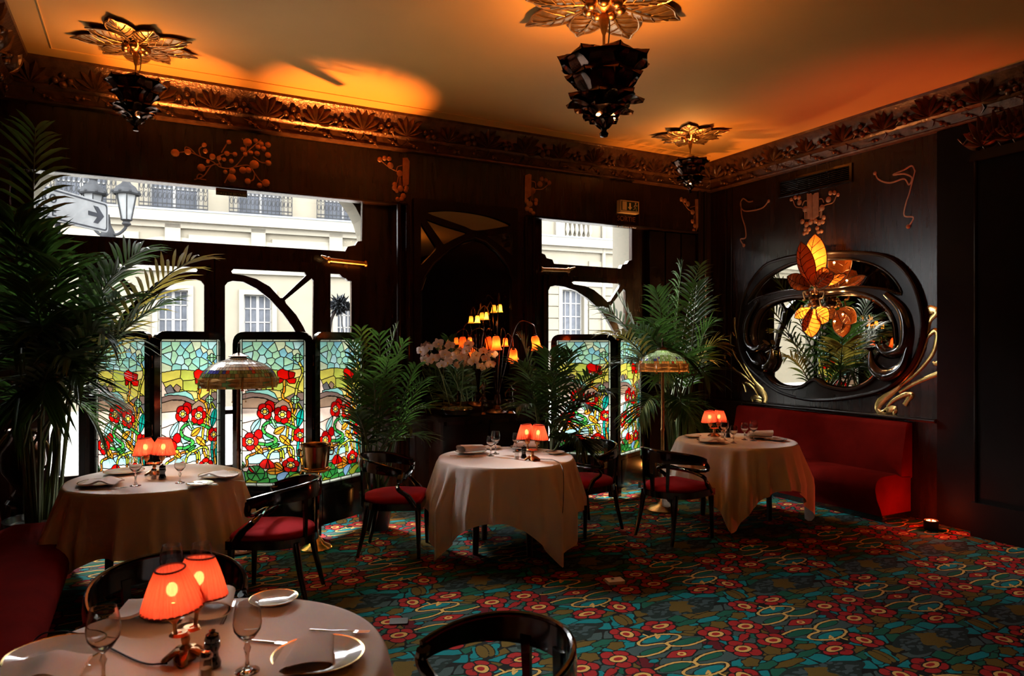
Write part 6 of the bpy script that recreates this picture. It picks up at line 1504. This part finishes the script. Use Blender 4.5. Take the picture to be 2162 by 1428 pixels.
# bronze figurines
def figurine(u, v0, y, h, label, arms):
    p = onY(u, v0, y); e = thing('figurine', (p.x, y, TOPZ), -.4, label, 'figurine', 'bronze figurines'); s_ = h/.30
    MB().lathe([(.045*s_, 0), (.048*s_, .008), (.036*s_, .02), (.03*s_, .03)], 14).build('base', BRONZE, e)
    m = MB(); me = bpy.data.meshes.new('figure')
    V = [(0, 0, .155), (0, 0, .19), (0, .002, .225), (0, 0, .25), (0, -.002, .275), (.018, 0, .12), (.02, -.008, .075), (.016, .004, .032), (-.018, 0, .12), (-.014, -.004, .075), (-.016, .0, .032), (.028, 0, .222), (.028+arms[0][0], arms[0][1], .19+arms[0][2]), (.02+arms[1][0], arms[1][1], .19+arms[1][2]), (-.028, 0, .222), (-.028-arms[0][0], arms[0][1], .185), (-.02-arms[0][0], -.02, .155)]
    E = [(0, 1), (1, 2), (2, 3), (3, 4), (0, 5), (5, 6), (6, 7), (0, 8), (8, 9), (9, 10), (2, 11), (11, 12), (12, 13), (2, 14), (14, 15), (15, 16)]
    me.from_pydata([Vector(q)*s_ for q in V], E, []); o = link('figure', me, e); o.data.materials.append(BRONZE)
    md = o.modifiers.new('skin', 'SKIN'); rad = [.020, .017, .022, .009, .017, .016, .012, .008, .016, .012, .008, .010, .008, .006, .010, .008, .006]
    for i, r in enumerate(rad): o.data.skin_vertices[0].data[i].radius = (r*s_, r*s_)
    o.data.skin_vertices[0].data[0].use_root = True; md2 = o.modifiers.new('sub', 'SUBSURF'); md2.levels = md2.render_levels = 1
figurine(1020, 830, 6.66, .24, 'small bronze figurine left of the tulip lamp base', ((.02, -.02, 0), (.01, -.03, .04))); figurine(1078, 860, 6.64, .34, 'taller bronze figurine standing right of the tulip lamp', ((.025, -.01, .03), (.03, -.01, .09)))
# ------------------------------------------------------------------ palms
LEAFG = translucent('palm_leaf', (.030, .072, .012), .38, .38, .35, 5); LEAFY = translucent('palm_leaf_yellowing', (.30, .24, .04), .4, .4, .3, 5); RACH = mat('palm_stem', (.06, .085, .02), .5, var=.3)
SOIL = mat('potting_soil', (.02, .014, .01), .95)
def frond(parent, B, T, rise, nl, ll, seed, wd=.016, mt=None):
    rnd = random.Random(seed); B, T = Vector(B), Vector(T); mid = B*.42+T*.58+Vector((0, 0, rise)); K = 26
    pts = [B*(1-t)**2+mid*2*t*(1-t)+T*t*t for t in [i/K for i in range(K+1)]]
    m = MB(); m.tube(pts, [.011*(1-.75*i/K) for i in range(K+1)], 6, 0)
    for k in range(nl):
        f = .22+.78*(k+.5)/nl; x = f*K; i = min(int(x), K-1); p = pts[i].lerp(pts[i+1], x-i); t = (pts[min(i+1, K)]-pts[max(i-1, 0)]).normalized()
        up_ = Vector((0, 0, 1))-t*t.z; up_ = up_.normalized() if up_.length > .05 else Vector((1, 0, 0)); sd = t.cross(up_)
        L = ll*(.55+.45*math.sin(PI*min(1, (f-.18)/.82*.8+.15)))*rnd.uniform(.88, 1.08)
        if f > .93: L *= .75
        fw = .45+.5*f
        for s_ in (-1, 1):
            d = (sd*s_*(1.12-fw*.55)+t*fw+up_*(.22+rnd.uniform(-.12, .12))).normalized(); w = wd*rnd.uniform(.8, 1.15)
            q = []; dr = rnd.uniform(.18, .42)*L; wv = d.cross(up_).normalized() if d.cross(up_).length > .01 else t
            for j in range(5):
                a = j/4; c = p+d*(L*a)+Vector((0, 0, -dr*a*a*1.2)); ww = w*(.35, .95, 1.0, .62, .03)[j]; q += [c-wv*ww, c+up_*(-ww*.35), c+wv*ww]
            m.add(q, [(j*3+b, j*3+b+1, j*3+b+4, j*3+b+3) for j in range(4) for b in range(2)], 1)
    x0 = XL+.012-parent.location.x; y1 = YB-.012-parent.location.y
    m.v = [(max(x, x0), min(y, y1) if z > 3.2 or abs(x) > 9 else y, z) for x, y, z in m.v]
    return m.build('frond', [RACH, mt or LEAFG], parent, angle=180, flip=False)
def palm(name, base, tips, label, pot, rise=.55, nl=30, ll=.36, seed=1, zb=.5, spread=.07, yellow=(), wd=.016):
    e = thing(name, (base.x, base.y, 0), 0, label, 'palm', 'potted palms'); rnd = random.Random(seed); b0 = Vector((base.x, base.y, 0))
    pr, ph, mt = pot
    pp = MB(); pp.lathe([(pr*.72, 0), (pr*.76, .02), (pr*.95, ph*.7), (pr, ph*.95), (pr*1.05, ph), (pr*.95, ph), (pr*.9, ph*.9), (0, ph*.88)], 24); pp.build('pot', mt, e)
    MB().lathe([(pr*.9, ph*.885), (0, ph*.93)], 20).build('soil', SOIL, e)
    for i, (u, v, dep) in enumerate(tips):
        T = onD(u, v, dep)-b0; a = rnd.uniform(0, 2*PI); B_ = Vector((spread*math.cos(a), spread*math.sin(a), ph*.9)); h = max(.1, T.z-B_.z)
        top = Vector((B_.x*1.6+T.x*.08, B_.y*1.6+T.y*.08, max(ph+.05, min(zb+rnd.uniform(-.1, .15), T.z+.3))))
        MB().tube(bez([B_, (B_+top)/2+Vector((0, 0, .02)), top], 4), [.014]*4+[.012]*4+[.011], 6).build('stem', RACH, e)
        frond(e, top, T, rise*(.5+.5*rnd.random())*(1 if T.z > .8 else .8), nl, ll*rnd.uniform(.85, 1.1), seed*100+i, wd, LEAFY if i in yellow else None)
    return e
POTD = mat('dark_glazed_pot', (.012, .012, .013), .3, var=.3, coat=.4); POTB = mat('bronze_pot', (.08, .05, .03), .35, .8, var=.3)
palm('areca_palm', Vector((-.66, 6.16, 0)), [(408, 548, 5.0), (345, 640, 5.1), (300, 530, 5.2), (250, 575, 5.0), (30, 450, 4.6), (75, 270, 4.9), (265, 630, 4.9), (230, 715, 4.9), (175, 800, 4.9), (60, 600, 4.5), (30, 470, 4.6), (225, 850, 5.3), (215, 920, 5.5), (30, 740, 4.6), (90, 850, 4.8), (25, 880, 4.8), (130, 560, 4.7), (170, 660, 4.7), (90, 700, 4.6), (150, 760, 4.6), (60, 520, 4.7)],
     'huge leafy palm filling the left edge before the wide window', (.24, .42, POTD), .5, 21, .48, 3, 1.05, .10, (0,), .0135)
palm('areca_palm', cw(-1.24, 6.42), [(745, 722, 6.2), (762, 695, 6.5), (800, 705, 6.1), (838, 690, 6.5), (852, 725, 6.2), (878, 775, 6.2), (893, 805, 6.2), (902, 860, 6.2), (742, 800, 6.0), (748, 870, 6.0), (868, 900, 6.0), (820, 762, 5.9), (788, 800, 5.9), (898, 925, 6.2)],
     'slender palm in a mossy pot between the screen and the pier mirror', (.15, .34, POTD), .32, 14, .30, 7, .55, .05, (), .011)
palm('areca_palm', cw(.37, 6.95), [(1098, 715, 6.9), (1160, 742, 6.5), (1208, 745, 6.6), (1255, 792, 6.5), (1285, 828, 6.6), (1250, 862, 6.4), (1085, 765, 6.7), (1092, 860, 6.5), (1200, 900, 6.3), (1228, 932, 6.4), (1180, 790, 6.3), (1112, 805, 6.4), (1295, 770, 6.8), (1238, 952, 6.4)],
     'dark leafy palm behind the middle table beside the console', (.17, .36, POTD), .36, 17, .34, 12, .72, .04, (), .0125)
palm('areca_palm', cw(1.86, 7.92), [(1272, 652, 7.52), (1288, 705, 7.42), (1305, 625, 7.92), (1385, 612, 7.52), (1440, 560, 8.02), (1472, 600, 8.12), (1478, 560, 8.6), (1482, 640, 8.6), (1472, 700, 8.5), (1490, 760, 8.4), (1500, 690, 7.72), (1512, 732, 7.72), (1495, 800, 7.62), (1345, 692, 7.42), (1380, 685, 7.42), (1330, 762, 7.42), (1350, 880, 7.42), (1470, 905, 7.62), (1440, 862, 7.42), (1412, 640, 8.22), (1395, 800, 7.42), (1450, 760, 7.42)],
     'bushy palm behind the green floor lamp in the right corner', (.22, .40, POTB), .42, 18, .42, 21, .95, .07, (1, 11), .014)
m = MB(); rnd = random.Random(2); sl_palm = [o for o in C.objects if o.get('label', '').startswith('slender palm')][0]
for k in range(24): a, r = rnd.uniform(0, 2*PI), .12*math.sqrt(rnd.random()); m.ball((r*math.cos(a), r*math.sin(a), .325), rnd.uniform(.02, .035), 6, sc=(1, 1, .7))
tag(m.build('moss', MOSS, sl_palm), kind='stuff')

# ------------------------------------------------------------------ bronze urn at the far left
ur = thing('bronze_urn', (-.84, 6.62, 0), 0, 'bulging dark bronze urn at the left edge behind the banquette', 'urn')
MB().lathe([(.14, 0), (.15, .03), (.10, .07), (.08, .42), (.12, .46), (.10, .49)], 24).build('pedestal', LACQ, ur)
MB().lathe([(.06, .49), (.08, .52), (.05, .56), (.09, .62), (.14, .70), (.155, .78), (.145, .86), (.10, .93), (.08, .97), (.10, 1.0), (.12, 1.02), (.115, 1.03), (.07, .98), (0, .96)], 28).build('body', BRONZE, ur)
for k in range(2): a = -YAW+PI*k; c, s_ = math.cos(a), math.sin(a); MB().tube(bez([(.14*c, .14*s_, .72), (.2*c, .2*s_, .76), (.2*c, .2*s_, .88), (.15*c, .15*s_, .96), (.1*c, .1*s_, 1.0)], 5), .011, 8).build('handle', GILT, ur)

# ------------------------------------------------------------------ feather duster held up outside the narrow door pane
FEA = mat('blue_black_feathers', (.010, .016, .024), .9, var=.5, scale=20)
p = onY(718, 645, 7.9); fd = thing('feather_duster', p, 0, 'dark blue fluffy tuft on a thin stick outside the narrow pane', 'duster')
m = MB(); rnd = random.Random(3)
for k in range(240):
    d = Vector((rnd.gauss(0, 1), rnd.gauss(0, 1), rnd.gauss(0, 1))).normalized(); r = .115*rnd.uniform(.75, 1.12); d2 = Vector((rnd.gauss(0, 1), rnd.gauss(0, 1), rnd.gauss(0, 1)))*.02
    m.tube([d*.02, d*r*.6+d2*.3, d*r+d2], [.014, .020, .002], 4)
tag(m.build('tuft', FEA, fd), kind='stuff')
MB().tube([(0, 0, -.05), (.06, 0, -.42)], .006, 6).build('stick', BLACK, fd); MB().tube(bez([(-.05, 0, -.05), (-.10, 0, -.16), (-.12, 0, -.30), (-.14, .02, -.6), (-.15, .03, -1.2), (-.15, .03, -.155-p.z)], 4), .022, 8).build('handle', mat('brown_grip', (.02, .01, .008), .6), fd)
